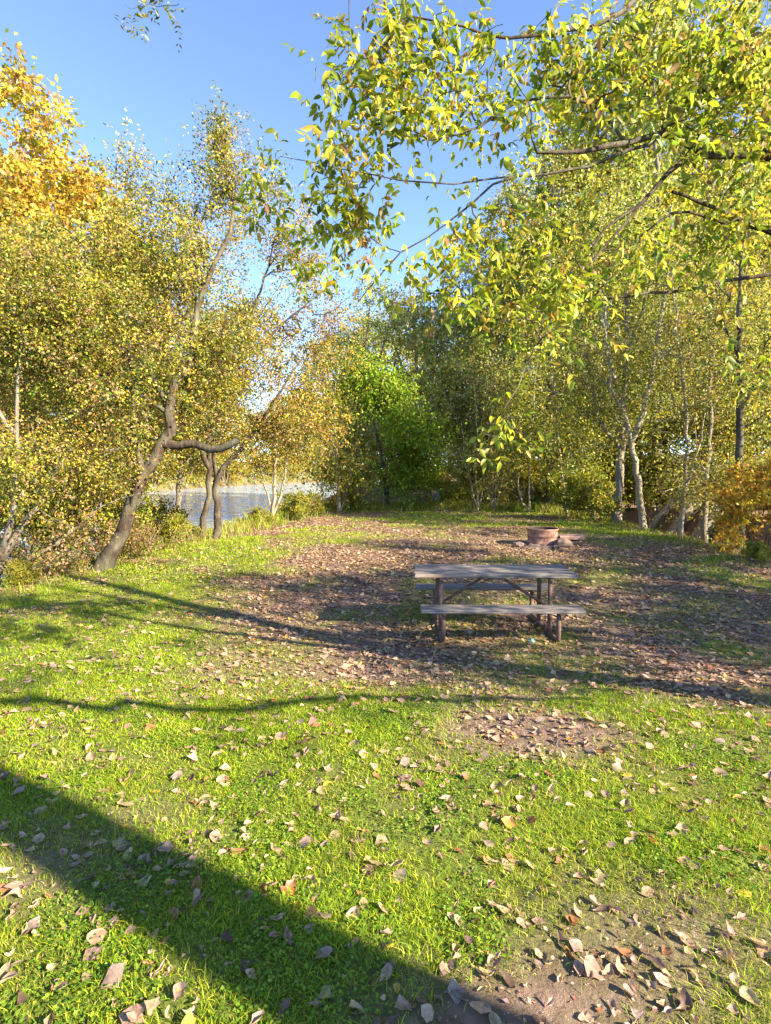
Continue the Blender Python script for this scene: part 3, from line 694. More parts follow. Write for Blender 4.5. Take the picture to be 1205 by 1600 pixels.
for key, x, d, sc, rz, lab in [
    (s1, 1030, 25.5, 1.0, 3.3, 'green shrub behind the forked tree'), (s2, 985, 24.5, .95, 4.1, 'yellow green shrub behind the stout trunk'),
    (s2, 905, 21.5, .8, .4, 'yellow green shrub beside the leaning yellow sapling'), (s2, 1075, 26.5, 1.1, 5.0, 'yellow green shrub across the gully behind the logs'),
    (s1, 840, 25.2, .7, 5.6, 'green shrub at the foot of the straight dark trunk'), (s2, 820, 24.5, 1.0, 1.9, 'yellow green shrub behind the pale saplings'),
    (s1, 700, 25.0, .8, 2.9, 'green shrub beside the bright green tree'), (s2, 660, 25.5, .8, 3.9, 'yellow green shrub at the right foot of the bright green tree'),
    (s2, 570, 24.5, .75, .9, 'yellow green shrub at the left foot of the bright green tree'), (s1, 545, 23.0, .6, 4.6, 'green shrub at the foot of the slim reddish tree'),
    (s1, 490, 20.2, .55, 5.3, 'green shrub at the water end of the lawn'), (s1, 470, 18.6, .6, .2, 'green shrub between the bank saplings and the lawn end'),
    (s1, 405, 17.2, .35, 1.5, 'little green shrub at the foot of the bank saplings'),
    (s4, 230, 11.6, .8, 1.3, 'brown twiggy brush behind the foot of the leaning tree'), (s4, 20, 9.4, .75, 2.7, 'brown twiggy brush at the foot of the slanting limbs'),
    (s1, 270, 12.8, .42, 2.5, 'small green shrub left of the twin stems'), (s1, 15, 8.9, .28, 3.5, 'low lush green plant at the left end of the lawn edge'),
    (s2, 200, 14.5, 1.15, .3, 'yellow green shrub between the leaning tree and the water'), (s1, 255, 15.5, .9, 1.1, 'green shrub between the twin stems and the water'), (s1, 160, 12.2, .9, 4.9, 'green shrub behind the foot of the leaning tree'),
    (s4, 1085, 17.5, 1.0, .6, 'brown brush hanging down the gully wall below the grey trunk'), (s4, 1140, 16.5, 1.1, 2.6, 'brown brush hanging down the gully wall below the ivy trunk'), (s4, 1195, 15.0, 1.2, 3.9, 'brown brush in the gully behind the orange yellow shrub'), (s4, 1050, 16.2, .8, 5.2, 'brown brush in the gully behind the slim stem'),
    (s2, 120, 12.5, .8, 2.1, 'yellow green shrub down the bank behind the leaning tree'), (s2, 40, 12.0, .9, 3.1, 'yellow green shrub down the bank behind the slanting limbs'),
    (s2, 1150, 24, 1.1, .7, 'yellow green shrub high on the gully bank'), (s1, 1225, 19.5, 1.1, 4.4, 'green shrub high on the gully bank at the right'),
    (s1, 1195, 10.6, .25, 5.9, 'low green plant on the lawn edge below the orange yellow shrub'),
    (s2, 950, 25, 1.2, 5.5, 'yellow green shrub deep in the wood behind the stout trunk'), (s2, 880, 28, 1.3, 2.4, 'yellow green shrub deep in the wood behind the straight trunk'),
    (s1, 1010, 24, 1.3, 1.4, 'green shrub deep in the wood behind the forked tree'), (s1, 760, 27, 1.3, .8, 'green shrub deep in the wood behind the three thin stems')]:
    copy_thing(key, lab, place(x, d), rz, sc, GS)

for i, (x, lab) in enumerate([(210, 'behind the leaning trunk'), (270, 'left of the twin stems'), (315, 'behind the twin stems'), (350, 'right of the twin stems'), (385, 'across the open water'), (415, 'behind the bank saplings'), (445, 'at the far bend'), (475, 'beyond the far bend'), (120, 'under the slanting limbs'), (165, 'left of the leaning trunk'), (240, 'right of the leaning trunk'), (292, 'close to the twin stems'), (333, 'between the twin stems'), (367, 'under the stub end'), (400, 'left of the bank saplings'), (430, 'right of the bank saplings'), (460, 'short of the point tree')]):
    copy_thing(s2, 'yellow green bush at the far water line ' + lab, far_bank(x, .6 + .5 * (i % 3)), i * 2.1, 2.2 + .3 * (i % 4), 'bushes at the far water line')
pix_tree('bank_tree', 'bushy yellow tree down the bank behind the leaning tree', 'tree', [
    ([(95, 880, 12.5), (100, 780, 12.5), (110, 650, 12.6), (125, 500, 12.8), (130, 400, 12.8)], .10, .015), ([(100, 780, 12.5), (60, 680, 12.5), (20, 560, 12.6)], .05, .01), ([(108, 690, 12.5), (170, 600, 12.6), (220, 500, 12.8)], .05, .01)],
    [pblob(110, 480, 110, 100, 12.7, 1.5, 1.2), pblob(30, 600, 90, 110, 12.6, 1.4, 1), pblob(190, 590, 90, 90, 12.7, 1.4, .9), pblob(120, 740, 120, 60, 12.5, 1.3, .8), pblob(40, 420, 90, 60, 12.8, 1.3, .6)],
    700, 70, .075, LEFT, 'bark', 107, .16, hole=.42)
pix_tree('bank_tree', 'bushy olive tree down the bank behind the twin stems', 'tree', [
    ([(275, 850, 16.5), (280, 760, 16.5), (290, 640, 16.6), (300, 500, 16.8), (310, 420, 16.8)], .10, .015), ([(282, 740, 16.5), (350, 620, 16.6), (380, 540, 16.8)], .05, .01), ([(282, 720, 16.5), (230, 620, 16.6)], .04, .01)],
    [pblob(300, 520, 90, 110, 16.8, 1.6, 1.1), pblob(370, 560, 70, 90, 16.8, 1.5, .8), pblob(240, 620, 70, 80, 16.6, 1.4, .8), pblob(300, 700, 80, 40, 16.5, 1.2, .4)],
    560, 66, .09, LEFT, 'bark_grey', 108, .2, hole=.42)
# trees beyond the right edge of the picture: they shade the middle of the clearing
for x, y, sc, rz, lab in [(10.4, 2.2, .62, .5, 'rounded tree right of the overhanging tree, shading the table'), (12.5, 5.2, .66, 2.1, 'rounded tree across the gully, shading the fire ring'), (15.5, 8.6, .72, 4.0, 'rounded tree across the gully, shading the end of the lawn')]:
    copy_thing(TP['m'], lab, (x, y, zg(x, y) - .05), rz, sc, GW)

# ---- fallen logs by the gully --------------------------------------------------------------------
def log(label, pts, r0, r1, seed):
    rs = np.random.default_rng(seed)
    Q = []
    for (x, y, d, lift) in pts:
        p = px(x, 735, d); p[2] = zg(p[0], p[1]) + lift; Q.append(p)
    base = Q[0].copy(); t = Tree(seed, .25, .01); t.stem(Q, r0, r1, .025); a, b = t.bark(base, False)
    th = thing('fallen_log', label, 'log', tuple(base), 0, 'fallen logs by the gully')
    V, F = a; link('trunk', mesh_np('trunk', V, F, None, True), M['log'], th)
    for k in range(3):
        mb = MB(); i = rs.integers(len(Q) - 1); p = (Q[i] + Q[i + 1]) / 2 - base
        mb.tube([p, p + np.array([rs.normal(0, .25), rs.normal(0, .2), .3]), p + np.array([rs.normal(0, .5), rs.normal(0, .3), .65])], [r0 * .3, r0 * .2, .01], 5); mb.build('branch_stub', M['log'], th, True)
log('bleached log arching off the ground behind the forked tree', [(960, 0, 21.5, .1), (1000, 0, 21.3, .3), (1040, 0, 21, .6), (1070, 0, 20.8, .75), (1092, 0, 20.6, .25)], .15, .08, 401)
log('pale log lying along the brink of the gully below the slim stem', [(1000, 0, 19.6, .12), (1040, 0, 19.7, .3), (1090, 0, 19.9, .3), (1130, 0, 20.2, .2)], .19, .13, 402)
log('thick grey log lying at the gully behind the grey trunk', [(1090, 0, 18.6, .3), (1130, 0, 18.8, .35), (1175, 0, 19.2, .25)], .27, .2, 403)
log('thin bleached log slanting down into the gully', [(1120, 0, 17.6, .25), (1150, 0, 17.0, .45), (1185, 0, 16.4, .5)], .09, .05, 404)

# ---- the tree whose boughs hang over the clearing from the right ---------------------------------
def compound_leaves(rs, tips, dirs, n_leaf, pal, L=.085, pairs=2, droop=.55):
    """drooping feathered leaves: positions, directions, normals, lengths, widths and tints of the leaflets"""
    m = len(tips); cl = np.repeat(np.arange(m), np.maximum(1, rs.poisson(n_leaf, m))); k = len(cl)
    o = tips[cl] - dirs[cl] * rs.random((k, 1)) * .36 + rs.normal(0, .035, (k, 3))
    rd = norm(dirs[cl] * .5 + rs.normal(0, .65, (k, 3)) + np.array([0, 0, -droop * .6]))
    ln = rs.uniform(.09, .17, k); side = norm(np.cross(rd, norm(rs.normal(0, .4, (k, 3)) + np.array([0, 0, 1.0]))))
    upn = np.cross(side, rd); P = []; D = []; N = []; S = []; C = []
    for j in range(pairs * 2 + 1):
        q = j // 2; term = j == pairs * 2
        u = 1.0 if term else .35 + .5 * q / max(1, pairs - 1); sg = 1 if j % 2 else -1
        p = o + rd * ln[:, None] * u + np.array([0, 0, -1.0]) * (ln[:, None] * u * u * .3)
        d = rd if term else norm(rd * .45 + side * sg * .9 + np.array([0, 0, -droop]))
        P.append(p); D.append(norm(d + rs.normal(0, .18, (k, 3)))); N.append(norm(upn + rs.normal(0, .35, (k, 3)))); S.append(rs.uniform(.5, 1.25, k) * (1.1 if term else 1)); C.append(cl)
    P, D, N = np.vstack(P), np.vstack(D), np.vstack(N); s = np.concatenate(S) * L; C = np.concatenate(C)
    keep = rs.random(len(P)) < .88
    P, D, N, s, C = P[keep], D[keep], N[keep], s[keep], C[keep]
    return P, D, N, s, s * rs.uniform(.42, .58, len(s)), pick_tints(rs, len(s), pal, C, .18)

def leaf_basis(D, N):
    D = norm(D); S = norm(np.cross(D, N)); return D, S, np.cross(S, D)

def overhanging_tree():
    rs = np.random.default_rng(77); t = Tree(77, .16, .0022, 2.3)
    b = np.array([5.9, 2.6]); base = np.array([b[0], b[1], zg(*b)])
    t.stem([base - [0, 0, .15], base + [.05, 0, 1.5], base + [-.1, .05, 3.2], base + [.1, .1, 5.2], base + [0, .2, 7.2]], .21, .06, .015)
    T = lambda z: base + np.array([-.05, .03, z])
    t.stem([T(2.5), px(1330, 262, 3.5), px(1205, 243, 3.9), px(1100, 236, 3.8), px(1040, 212, 3.7), px(985, 222, 3.6), px(930, 232, 3.5), px(840, 240, 3.4)], .075, .010, .006)
    t.stem([px(1045, 216, 3.7), px(985, 235, 3.6), px(900, 265, 3.5), px(850, 275, 3.45), px(790, 278, 3.4), px(740, 310, 3.4), px(670, 372, 3.4)], .014, .004, .006)
    t.stem([px(1190, 243, 3.9), px(1080, 247, 3.75), px(1040, 275, 3.65), px(1000, 322, 3.55), px(950, 350, 3.5), px(925, 388, 3.4)], .024, .006, .006)
    t.stem([T(2.2), px(1320, 390, 3.9), px(1205, 365, 4.2), px(1150, 340, 4.1), px(1080, 308, 4.0), px(1050, 298, 3.9)], .05, .010, .006)
    t.stem([px(1200, 362, 4.2), px(1120, 345, 4.2), px(1060, 330, 4.1), px(1000, 370, 4.0)], .016, .005, .006)
    t.stem([T(4.3), px(1150, -120, 4.0), px(1040, -40, 4.0), px(985, 8, 3.9), px(955, 28, 3.85), px(920, 43, 3.8), px(885, 45, 3.7), px(800, 60, 3.6), px(720, 40, 3.5), px(640, 25, 3.5)], .055, .005, .006)
    t.stem([T(2.0), px(1320, 425, 4.5), px(1205, 430, 4.6), px(1130, 440, 4.5), px(1060, 455, 4.4), px(985, 462, 4.3), px(900, 475, 4.2)], .04, .006, .006)
    t.stem([px(985, 222, 3.6), px(945, 180, 3.55), px(895, 152, 3.5), px(800, 165, 3.5), px(740, 203, 3.4), px(668, 218, 3.4), px(560, 140, 3.35)], .014, .003, .006)
    t.stem([px(800, 277, 3.4), px(740, 282, 3.4), px(670, 286, 3.35), px(600, 280, 3.3), px(540, 265, 3.3), px(440, 245, 3.3)], .007, .003, .006)
    t.stem([px(640, 25, 3.5), px(580, 95, 3.4), px(510, 135, 3.35)], .006, .003, .006)
    t.stem([px(1000, 322, 3.55), px(900, 440, 3.5), px(830, 560, 3.4), px(790, 640, 3.3)], .009, .003, .006)
    t.stem([px(670, 372, 3.4), px(620, 400, 3.4), px(560, 470, 3.4)], .005, .003, .006)
    B = []
    for (x, y, rx, ry, d, w) in [(505, 145, 38, 22, 3.3, .5), (570, 125, 55, 45, 3.4, 1.0), (625, 130, 55, 60, 3.4, 1.2), (640, 30, 60, 40, 3.5, 1.0), (720, 60, 80, 60, 3.5, 1.3), (690, 160, 80, 55, 3.4, 1.6),
            (600, 190, 70, 40, 3.4, 1.0), (525, 225, 40, 28, 3.3, .45), (545, 320, 50, 45, 3.4, .8), (640, 235, 70, 40, 3.4, 1.2), (720, 240, 60, 45, 3.5, 1.2), (780, 180, 70, 60, 3.5, 1.3), (620, 405, 75, 45, 3.4, .9),
            (560, 365, 30, 30, 3.4, .3), (710, 420, 60, 45, 3.4, .8), (690, 490, 90, 40, 3.4, 1.1), (780, 380, 60, 50, 3.5, 1.0), (850, 430, 70, 60, 3.5, 1.2), (800, 510, 80, 35, 3.5, .9), (880, 90, 80, 60, 3.7, 1.2), (960, 130, 100, 80, 3.7, 1.6),
            (1060, 60, 110, 60, 3.6, 1.8), (1160, 60, 60, 60, 3.5, 1.2), (1150, 180, 70, 60, 3.6, 1.0), (1010, 210, 90, 40, 3.5, .9), (900, 260, 90, 60, 3.6, 1.0), (980, 420, 80, 60, 3.9, .9), (1080, 400, 90, 60, 4.1, .9), (1150, 330, 60, 70, 4.1, .8),
            (960, 500, 90, 35, 4.0, .7), (1090, 490, 100, 35, 4.4, .8), (790, 660, 70, 26, 3.3, .55), (735, 645, 30, 20, 3.2, .25), (1170, 580, 40, 25, 3.6, .25), (475, 395, 28, 20, 3.4, .22), (420, 285, 26, 30, 3.4, .22), (405, 345, 20, 25, 3.4, .12)]:
        B.append(pblob(x, y, rx, ry, d, .28, w))
    A = blob_points(rs, B, 600, .36, 3.0)
    # the rest of its crown, beyond the right edge of the picture
    o = base
    A2 = blob_points(rs, [(o[0] + .6, o[1] + .4, o[2] + 5.0, 2.6, 2.2, 1.6, 1.2), (o[0] + 1.2, o[1] + 1.6, o[2] + 3.6, 2.0, 1.5, .9, 1.0), (o[0] + .2, o[1] + .6, o[2] + 6.6, 1.6, 1.6, 1.2, .6), (o[0] - .2, o[1] + 2.0, o[2] + 4.3, 1.4, 1.3, .8, .5)], 260, .36, 1.6)
    t.twigs(np.vstack([A, A2]), .25, .25, .02, 1.8)
    tips = np.array(t.tips); dirs = np.array(t.tipdir)
    pal = [((.20, .26, .02), 2.4), ((.31, .35, .03), 3.0), ((.46, .42, .045), 2.4), ((.48, .33, .05), .8), ((.34, .19, .08), .45), ((.12, .17, .02), 1.2)]
    P, D, N, L, Wd, C = compound_leaves(rs, tips, dirs, 3.3, pal, .064)
    th = thing('overhanging_tree', 'broadleaf tree whose leafy boughs hang over the clearing from the right', 'tree', tuple(base))
    a, _ = t.bark(base, False); link('trunk', mesh_np('trunk', *a, None, True), M['bark'], th)
    # the 300 leaflets that show largest are objects of their own
    q = P + D * (L * .5)[:, None] - np.array([0, 0, EYE]); dep = np.maximum(q[:, 1], .1)
    u = q[:, 0] / dep * FPX + 602; v = 735 - q[:, 2] / dep * FPX
    face = np.abs((norm(np.cross(np.cross(D, N), D)) * norm(q)).sum(1)) + .15
    size = np.where((u > 5) & (u < 1200) & (v > 5) & (v < 760), L * Wd * face / dep ** 2, 0)
    big = np.argsort(-size)[:300]; rest = np.ones(len(P), bool); rest[big] = False
    V, F, T = leaf_fine(P[rest] - base, D[rest], N[rest], L[rest], Wd[rest], C[rest])
    crown = link('crown', mesh_np('crown', V, F, T), M['leaf_big'], th, kind='stuff')
    pal_i = [p[0] for p in pal]; meshes = []
    for k in range(12):
        Z = np.zeros((1, 3)); c = np.array([pal_i[k % len(pal_i)]]) * (1 + .2 * (k // 6))
        V, F, T = leaf_fine(Z, np.array([[1., 0, 0]]), np.array([[0, 0, 1.]]), np.ones(1), np.array([.46 + .02 * (k % 4)]), c, .15 + .05 * (k % 4))
        me = mesh_np('leaf', V, F, T, True); me.materials.append(M['leaf_big']); meshes.append(me)
    pal_a = np.array([np.array(pal_i[k % 6]) * (1 + .2 * (k // 6)) for k in range(12)])
    for i in big:
        k = int(np.argmin(((pal_a - C[i]) ** 2).sum(1)))
        d, s_, n_ = leaf_basis(D[i], N[i]); o_ = bpy.data.objects.new('leaf', meshes[k]); COL.objects.link(o_); o_.parent = crown
        mt = Matrix.Identity(4); p = P[i] - base
        for r_ in range(3): mt[r_][0] = d[r_] * L[i]; mt[r_][1] = s_[r_] * L[i]; mt[r_][2] = n_[r_] * L[i]; mt[r_][3] = p[r_]
        o_.matrix_local = mt
overhanging_tree()

# ---- the big tree beside the viewpoint: its trunk throws the broad shadow across the near grass ----
def shade_tree():
    rs = np.random.default_rng(78); t = Tree(78, .3, .003, 2.3)
    base = np.array([5.4, -1.54, zg(5.4, -1.54)])
    t.stem([base - [0, 0, .15], base + [0, 0, 2.2], base + [.08, -.03, 4.6], base + [0, .1, 7.0], base + [.2, 0, 9.5]], .27, .12, .012)
    t.stem([base + [.05, 0, 5.6], (3.2, .8, 6.9), (.2, 2.8, 6.9), (-1.0, 3.6, 6.0), px(240, -30, 4.0), px(236, 8, 4.0)], .075, .003, .01)
    t.stem([(.2, 2.8, 6.9), (-.1, 3.6, 6.2), px(542, -40, 4.0), px(541, 20, 4.0), px(545, 48, 4.0)], .012, .003, .01)
    t.stem([base + [.02, .05, 5.3], (5.4, -.66, 4.85), (5.38, .2, 3.9), (5.45, 1.3, 2.95), (5.5, 2.1, 2.05)], .07, .025, .045)
    t.stem([base + [.02, .05, 5.9], (5.0, -.4, 6.3), (4.8, .7, 6.1), (4.5, 1.5, 5.7)], .06, .012, .012)
    A = blob_points(rs, [(5.0, .1, 6.0, 1.0, 1.2, .7, .7), (5.3, -.3, 4.9, .5, .8, .35, .3), (5.4, .6, 3.7, .35, .9, .7, .8), (5.4, 1.6, 2.8, .25, .5, .4, .35), (5.8, -1.4, 8.8, 2.4, 2.4, 1.6, 1), (6.6, -2.2, 7.4, 1.8, 1.6, 1.0, .6)], 240, .4, 1.3)
    B = np.vstack([[px(x, y, 4 + rs.normal(0, .08)) for x, y in [(195, 6), (222, 10), (205, 14), (262, 8), (280, 6), (250, 2), (534, 40), (552, 52), (560, 62), (525, 30)]]])
    t.twigs(np.vstack([A, B]), .3, .25, .03, 2.0)
    tips = np.array(t.tips); dirs = np.array(t.tipdir)
    P, D, N, L, Wd, C = compound_leaves(rs, tips, dirs, 3.0, [(GREEN, 2), (OLIVE, 2), (YEL, 1), (DEEP, 1)], .042, 4, .2)
    th = thing('shade_tree', 'tall tree at the right of the viewpoint, hanging fine twigs into the sky', 'tree', tuple(base))
    a, _ = t.bark(base, False); link('trunk', mesh_np('trunk', *a, None, True), M['bark'], th)
    V, F, T = leaf_quads(P - base, D, N, L, Wd * .8, C); link('crown', mesh_np('crown', V, F, T), M['leaf_big'], th, kind='stuff')
shade_tree()

# ------------------------------------------------------------------ picnic table
def picnic_table():
    cx, cy = 1.33, 6.72; z0 = zg(cx, cy) - .01
    t = thing('picnic_table', 'weathered grey plank picnic table on a brown pipe frame, in leaf litter', 'table', (cx, cy, z0), R(-.5))
    rs = np.random.default_rng(9); HT, HB = .76, .43; LN = 1.84
    pw = .168
    for k in range(4):                                   # tabletop planks
        y = -.36 + .004 + k * (pw + .014); dx = rs.normal(0, .008); m = MB()
        m.box((-LN / 2 - .05 + dx, y, HT - .042), (LN / 2 + .05 + dx, y + pw, HT + rs.normal(0, .003)), .007); pl = m.build('tabletop_plank', M['plank'], t)
        for bxx in (-.66, .66):
            b_ = MB(); b_.lathe([(.001, HT + .010), (.011, HT + .009), (.014, HT - .004)], 10); bo = b_.build('bolt', M['pipe'], pl); bo.location = (bxx, y + pw / 2, 0)
    for sg in (-1, 1):
        y = sg * .60 - .131
        m = MB(); m.box((-LN / 2, y, HB - .042), (LN / 2, y + .262, HB), .006); m.build('bench_plank', M['plank'], t)
    for sx in (-.66, .66):
        for sg in (-1, 1):                               # bench leg, bent into the runner on the ground
            m = MB(); m.tube([(sx, sg * .60, HB - .045), (sx, sg * .60, .09), (sx, sg * .575, .045), (sx, sg * .51, .028), (sx, sg * .3, .026), (sx, 0, .026)], .027, 10); m.build('bench_leg', M['pipe'], t, True)
            m = MB(); m.tube([(sx, sg * .24, .03), (sx, sg * .24, HT - .046)], .027, 10); m.build('table_leg', M['pipe'], t, True)
            m = MB(); m.box((sx - .02, sg * .60 - .12, HB - .062), (sx + .02, sg * .60 + .12, HB - .0435)); m.build('bench_bracket', M['pipe'], t)
        m = MB(); m.box((sx - .02, -.33, HT - .075), (sx + .02, .33, HT - .0435)); m.build('tabletop_bracket', M['pipe'], t)
        m = MB(); s = 1 if sx > 0 else -1
        m.tube([(sx - .0 * s, 0, .32), (s * .06, 0, HT - .07)], .018, 8); m.build('diagonal_brace', M['pipe'], t, True)
        m = MB(); m.tube([(sx, -.24, .32), (sx, .24, .32)], .018, 8); m.build('cross_bar', M['pipe'], t, True)
    m = MB(); m.box((-.09, -.33, HT - .072), (.09, .33, HT - .0435)); m.build('tabletop_bracket', M['pipe'], t)
picnic_table()

# ------------------------------------------------------------------ fire ring, boards, stones
def fire_place():
    p = gpx(847, 852); cx, cy = float(p[0]), float(p[1]); z0 = zg(cx, cy); Rr = .35
    rs = np.random.default_rng(4)
    # ash and earth heaped round the ring
    n, k = 9, 48; V = [(0, 0, .05)]; F = []
    for j in range(1, n + 1):
        for i in range(k):
            a = 2 * math.pi * i / k; r_ = .8 * j / n * (1 + .16 * math.sin(3 * a + 1) + .1 * math.sin(5 * a)); x, y = r_ * math.cos(a), r_ * math.sin(a)
            h = .05 * (1 - (j / n) ** 1.6) + (.018 * rs.normal() if j < n else -.05)
            V.append((x, y, zg(cx + x, cy + y) - z0 + h))
    F += [(0, 1 + i, 1 + (i + 1) % k) for i in range(k)]
    for j in range(n - 1):
        for i in range(k): F.append((1 + j * k + i, 1 + (j + 1) * k + i, 1 + (j + 1) * k + (i + 1) % k, 1 + j * k + (i + 1) % k))
    m = MB(); m.add(V, F); o = m.build('ash_mound', M['ash'], None, True); o.location = (cx, cy, z0)
    tag(o, 'low mound of grey ash and earth under the fire ring', 'ash')
    t = thing('fire_ring', 'rusty ribbed steel wheel rim used as a fire ring', 'fire ring', (cx, cy, z0 + .05), .3)
    outer = [(Rr * .985, 0.0), (Rr * 1.0, .02), (Rr * .985, .045), (Rr * .93, .075), (Rr * .915, .13), (Rr * .93, .15), (Rr * .97, .165), (Rr * .985, .185), (Rr * .955, .205), (Rr * .95, .25), (Rr * .965, .27), (Rr * 1.0, .30), (Rr * 1.035, .32), (Rr * 1.045, .335), (Rr * 1.03, .348), (Rr * 1.0, .345)]
    m = MB(); m.lathe(outer, 48); m.build('rim_wall', M['rust'], t, True)
    inner = [(Rr * 1.0, .345), (Rr * .975, .32), (Rr * .94, .27), (Rr * .925, .2), (Rr * .89, .13), (Rr * .905, .075), (Rr * .95, .03), (Rr * .985, 0)]
    m = MB(); m.lathe(inner, 48); m.build('sooty_lining', M['soot'], t, True)
    m = MB(); m.lathe([(.001, .08), (Rr * .5, .07), (Rr * .9, .03)], 32); m.build('cinder_bed', M['soot'], t, True)
    # stone leaning on the right of the ring
    def stone(name, label, loc, sx, sy, sz, seed):
        r2 = np.random.default_rng(seed); mb = MB(); Vs = []; Fs = []; A_, B_ = 12, 7
        K = r2.normal(0, 2.2, (5, 3)); ph = r2.random(5) * 6.3
        for j in range(B_ + 1):
            for i in range(A_):
                th, f = 2 * math.pi * i / A_, math.pi * j / B_
                d = np.array([math.sin(f) * math.cos(th), math.sin(f) * math.sin(th), math.cos(f)])
                d = np.sign(d) * np.abs(d) ** .75; r_ = 1 + .10 * np.sin(K @ d + ph).sum()
                Vs.append(d * r_ * np.array([sx, sy, sz]))
        for j in range(B_):
            for i in range(A_): Fs.append((j * A_ + i, (j + 1) * A_ + i, (j + 1) * A_ + (i + 1) % A_, j * A_ + (i + 1) % A_))
        mb.add(Vs, Fs); o_ = mb.build(name, M['stone'], None); o_.location = loc; tag(o_, label, 'stone'); return o_
    stone('hearth_stone', 'dark brown stone against the right side of the fire ring', (cx + .36, cy - .33, zg(cx + .36, cy - .33) + .09), .19, .13, .1, 1)
    stone('hearth_stone', 'small flat stone at the left foot of the fire ring', (cx - .62, cy - .28, zg(cx - .62, cy - .28) + .055), .13, .1, .055, 2)
    stone('hearth_stone', 'small grey stone in front of the dark brown hearth stone', (cx + .12, cy - .62, zg(cx + .12, cy - .62) + .05), .08, .06, .045, 3)
    # low board platform behind
    q = gpx(892, 845); bx, by = float(q[0]) , float(q[1]); bz = zg(bx, by)
    t2 = thing('board_bench', 'low reddish board bench on short blocks behind the fire ring', 'bench', (bx, by, bz), R(-6))
    for y0, y1, z in ((-.2, -.005, .128), (.005, .2, .135)):
        m = MB(); m.box((-.3, y0, z - .04), (.3, y1, z), .006); m.build('board', M['redboard'], t2)
    m = MB(); m.box((-.285, -.197, .045), (.285, -.16, .0865), .004); m.build('front_rail', M['redboard'], t2)
    for x in (-.2, .2):
        m = MB(); m.box((x - .07, -.155, -.05), (x + .07, .17, .0865), .008); m.build('block', M['stone'], t2)
fire_place()
def bottle_cap():
    p = gpx(831, 1006); m = MB()
    m.lathe([(.001, .022), (.014, .022), (.019, .019), (.021, .014), (.021, .0), (.019, 0), (.018, .012), (.001, .014)], 24)
    o = m.build('plastic_lid', M['turquoise'], None, True); o.location = (p[0], p[1], p[2] + .03); o.rotation_euler = (R(48), R(12), 0)
    tag(o, 'small turquoise plastic lid lying in the leaves under the picnic table', 'lid')
bottle_cap()

# ------------------------------------------------------------------ grass
def in_lawn(x, y): return (x > lawn_left(y) - .6) & (x < right_edge(y) + .5) & (y < 26.5)
def blades(rs, x, y, h, w, T, seg3, lean=.45):
    n = len(x); z = zt(x, y); P = np.stack([x, y, z - .004], -1); a = rs.random(n) * 6.283
    S = np.stack([np.cos(a), np.sin(a), np.zeros(n)], -1); b = rs.random(n) * 6.283
    Ld = np.stack([np.cos(b), np.sin(b), np.zeros(n)], -1) * (rs.random(n) * lean * 1.6)[:, None] * h[:, None]
    up = np.array([0, 0, 1.0]) * h[:, None]; w = w[:, None] * .5
    if seg3:
        V = np.stack([P - S * w, P + S * w, P - S * w * .8 + up * .55 + Ld * .3, P + S * w * .8 + up * .55 + Ld * .3, P + up * .92 + Ld], 1)
        F = (np.arange(n)[:, None] * 5 + [0, 1, 3, 0, 3, 2, 2, 3, 4]).reshape(-1, 3); k = 5
    else:
        V = np.stack([P - S * w, P + S * w, P + up + Ld], 1); F = (np.arange(n)[:, None] * 3 + [0, 1, 2]).reshape(-1, 3); k = 3
    return V.reshape(-1, 3), F, np.repeat(T, k, 0)
def scatter(rs, dens, y0, y1, mx, margin):
    """points inside the widened view of the lawn, thinned by dens(x, y) / mx"""
    A = .5 * (y1 - y0) * (1.42 * (y0 + y1) + 4 * margin); n = int(A * mx)
    wmax = .71 * y1 + margin; k = int(n * (2 * wmax * (y1 - y0)) / A)
    y = rs.uniform(y0, y1, k); x = rs.uniform(-wmax, wmax, k)
    ok = (np.abs(x) < .71 * y + margin) & in_lawn(x, y) & (rs.random(k) < dens(x, y) / mx)
    return x[ok], y[ok]
G1, G2, G3, G4 = (.11, .20, .012), (.25, .37, .016), (.42, .46, .028), (.48, .40, .14)
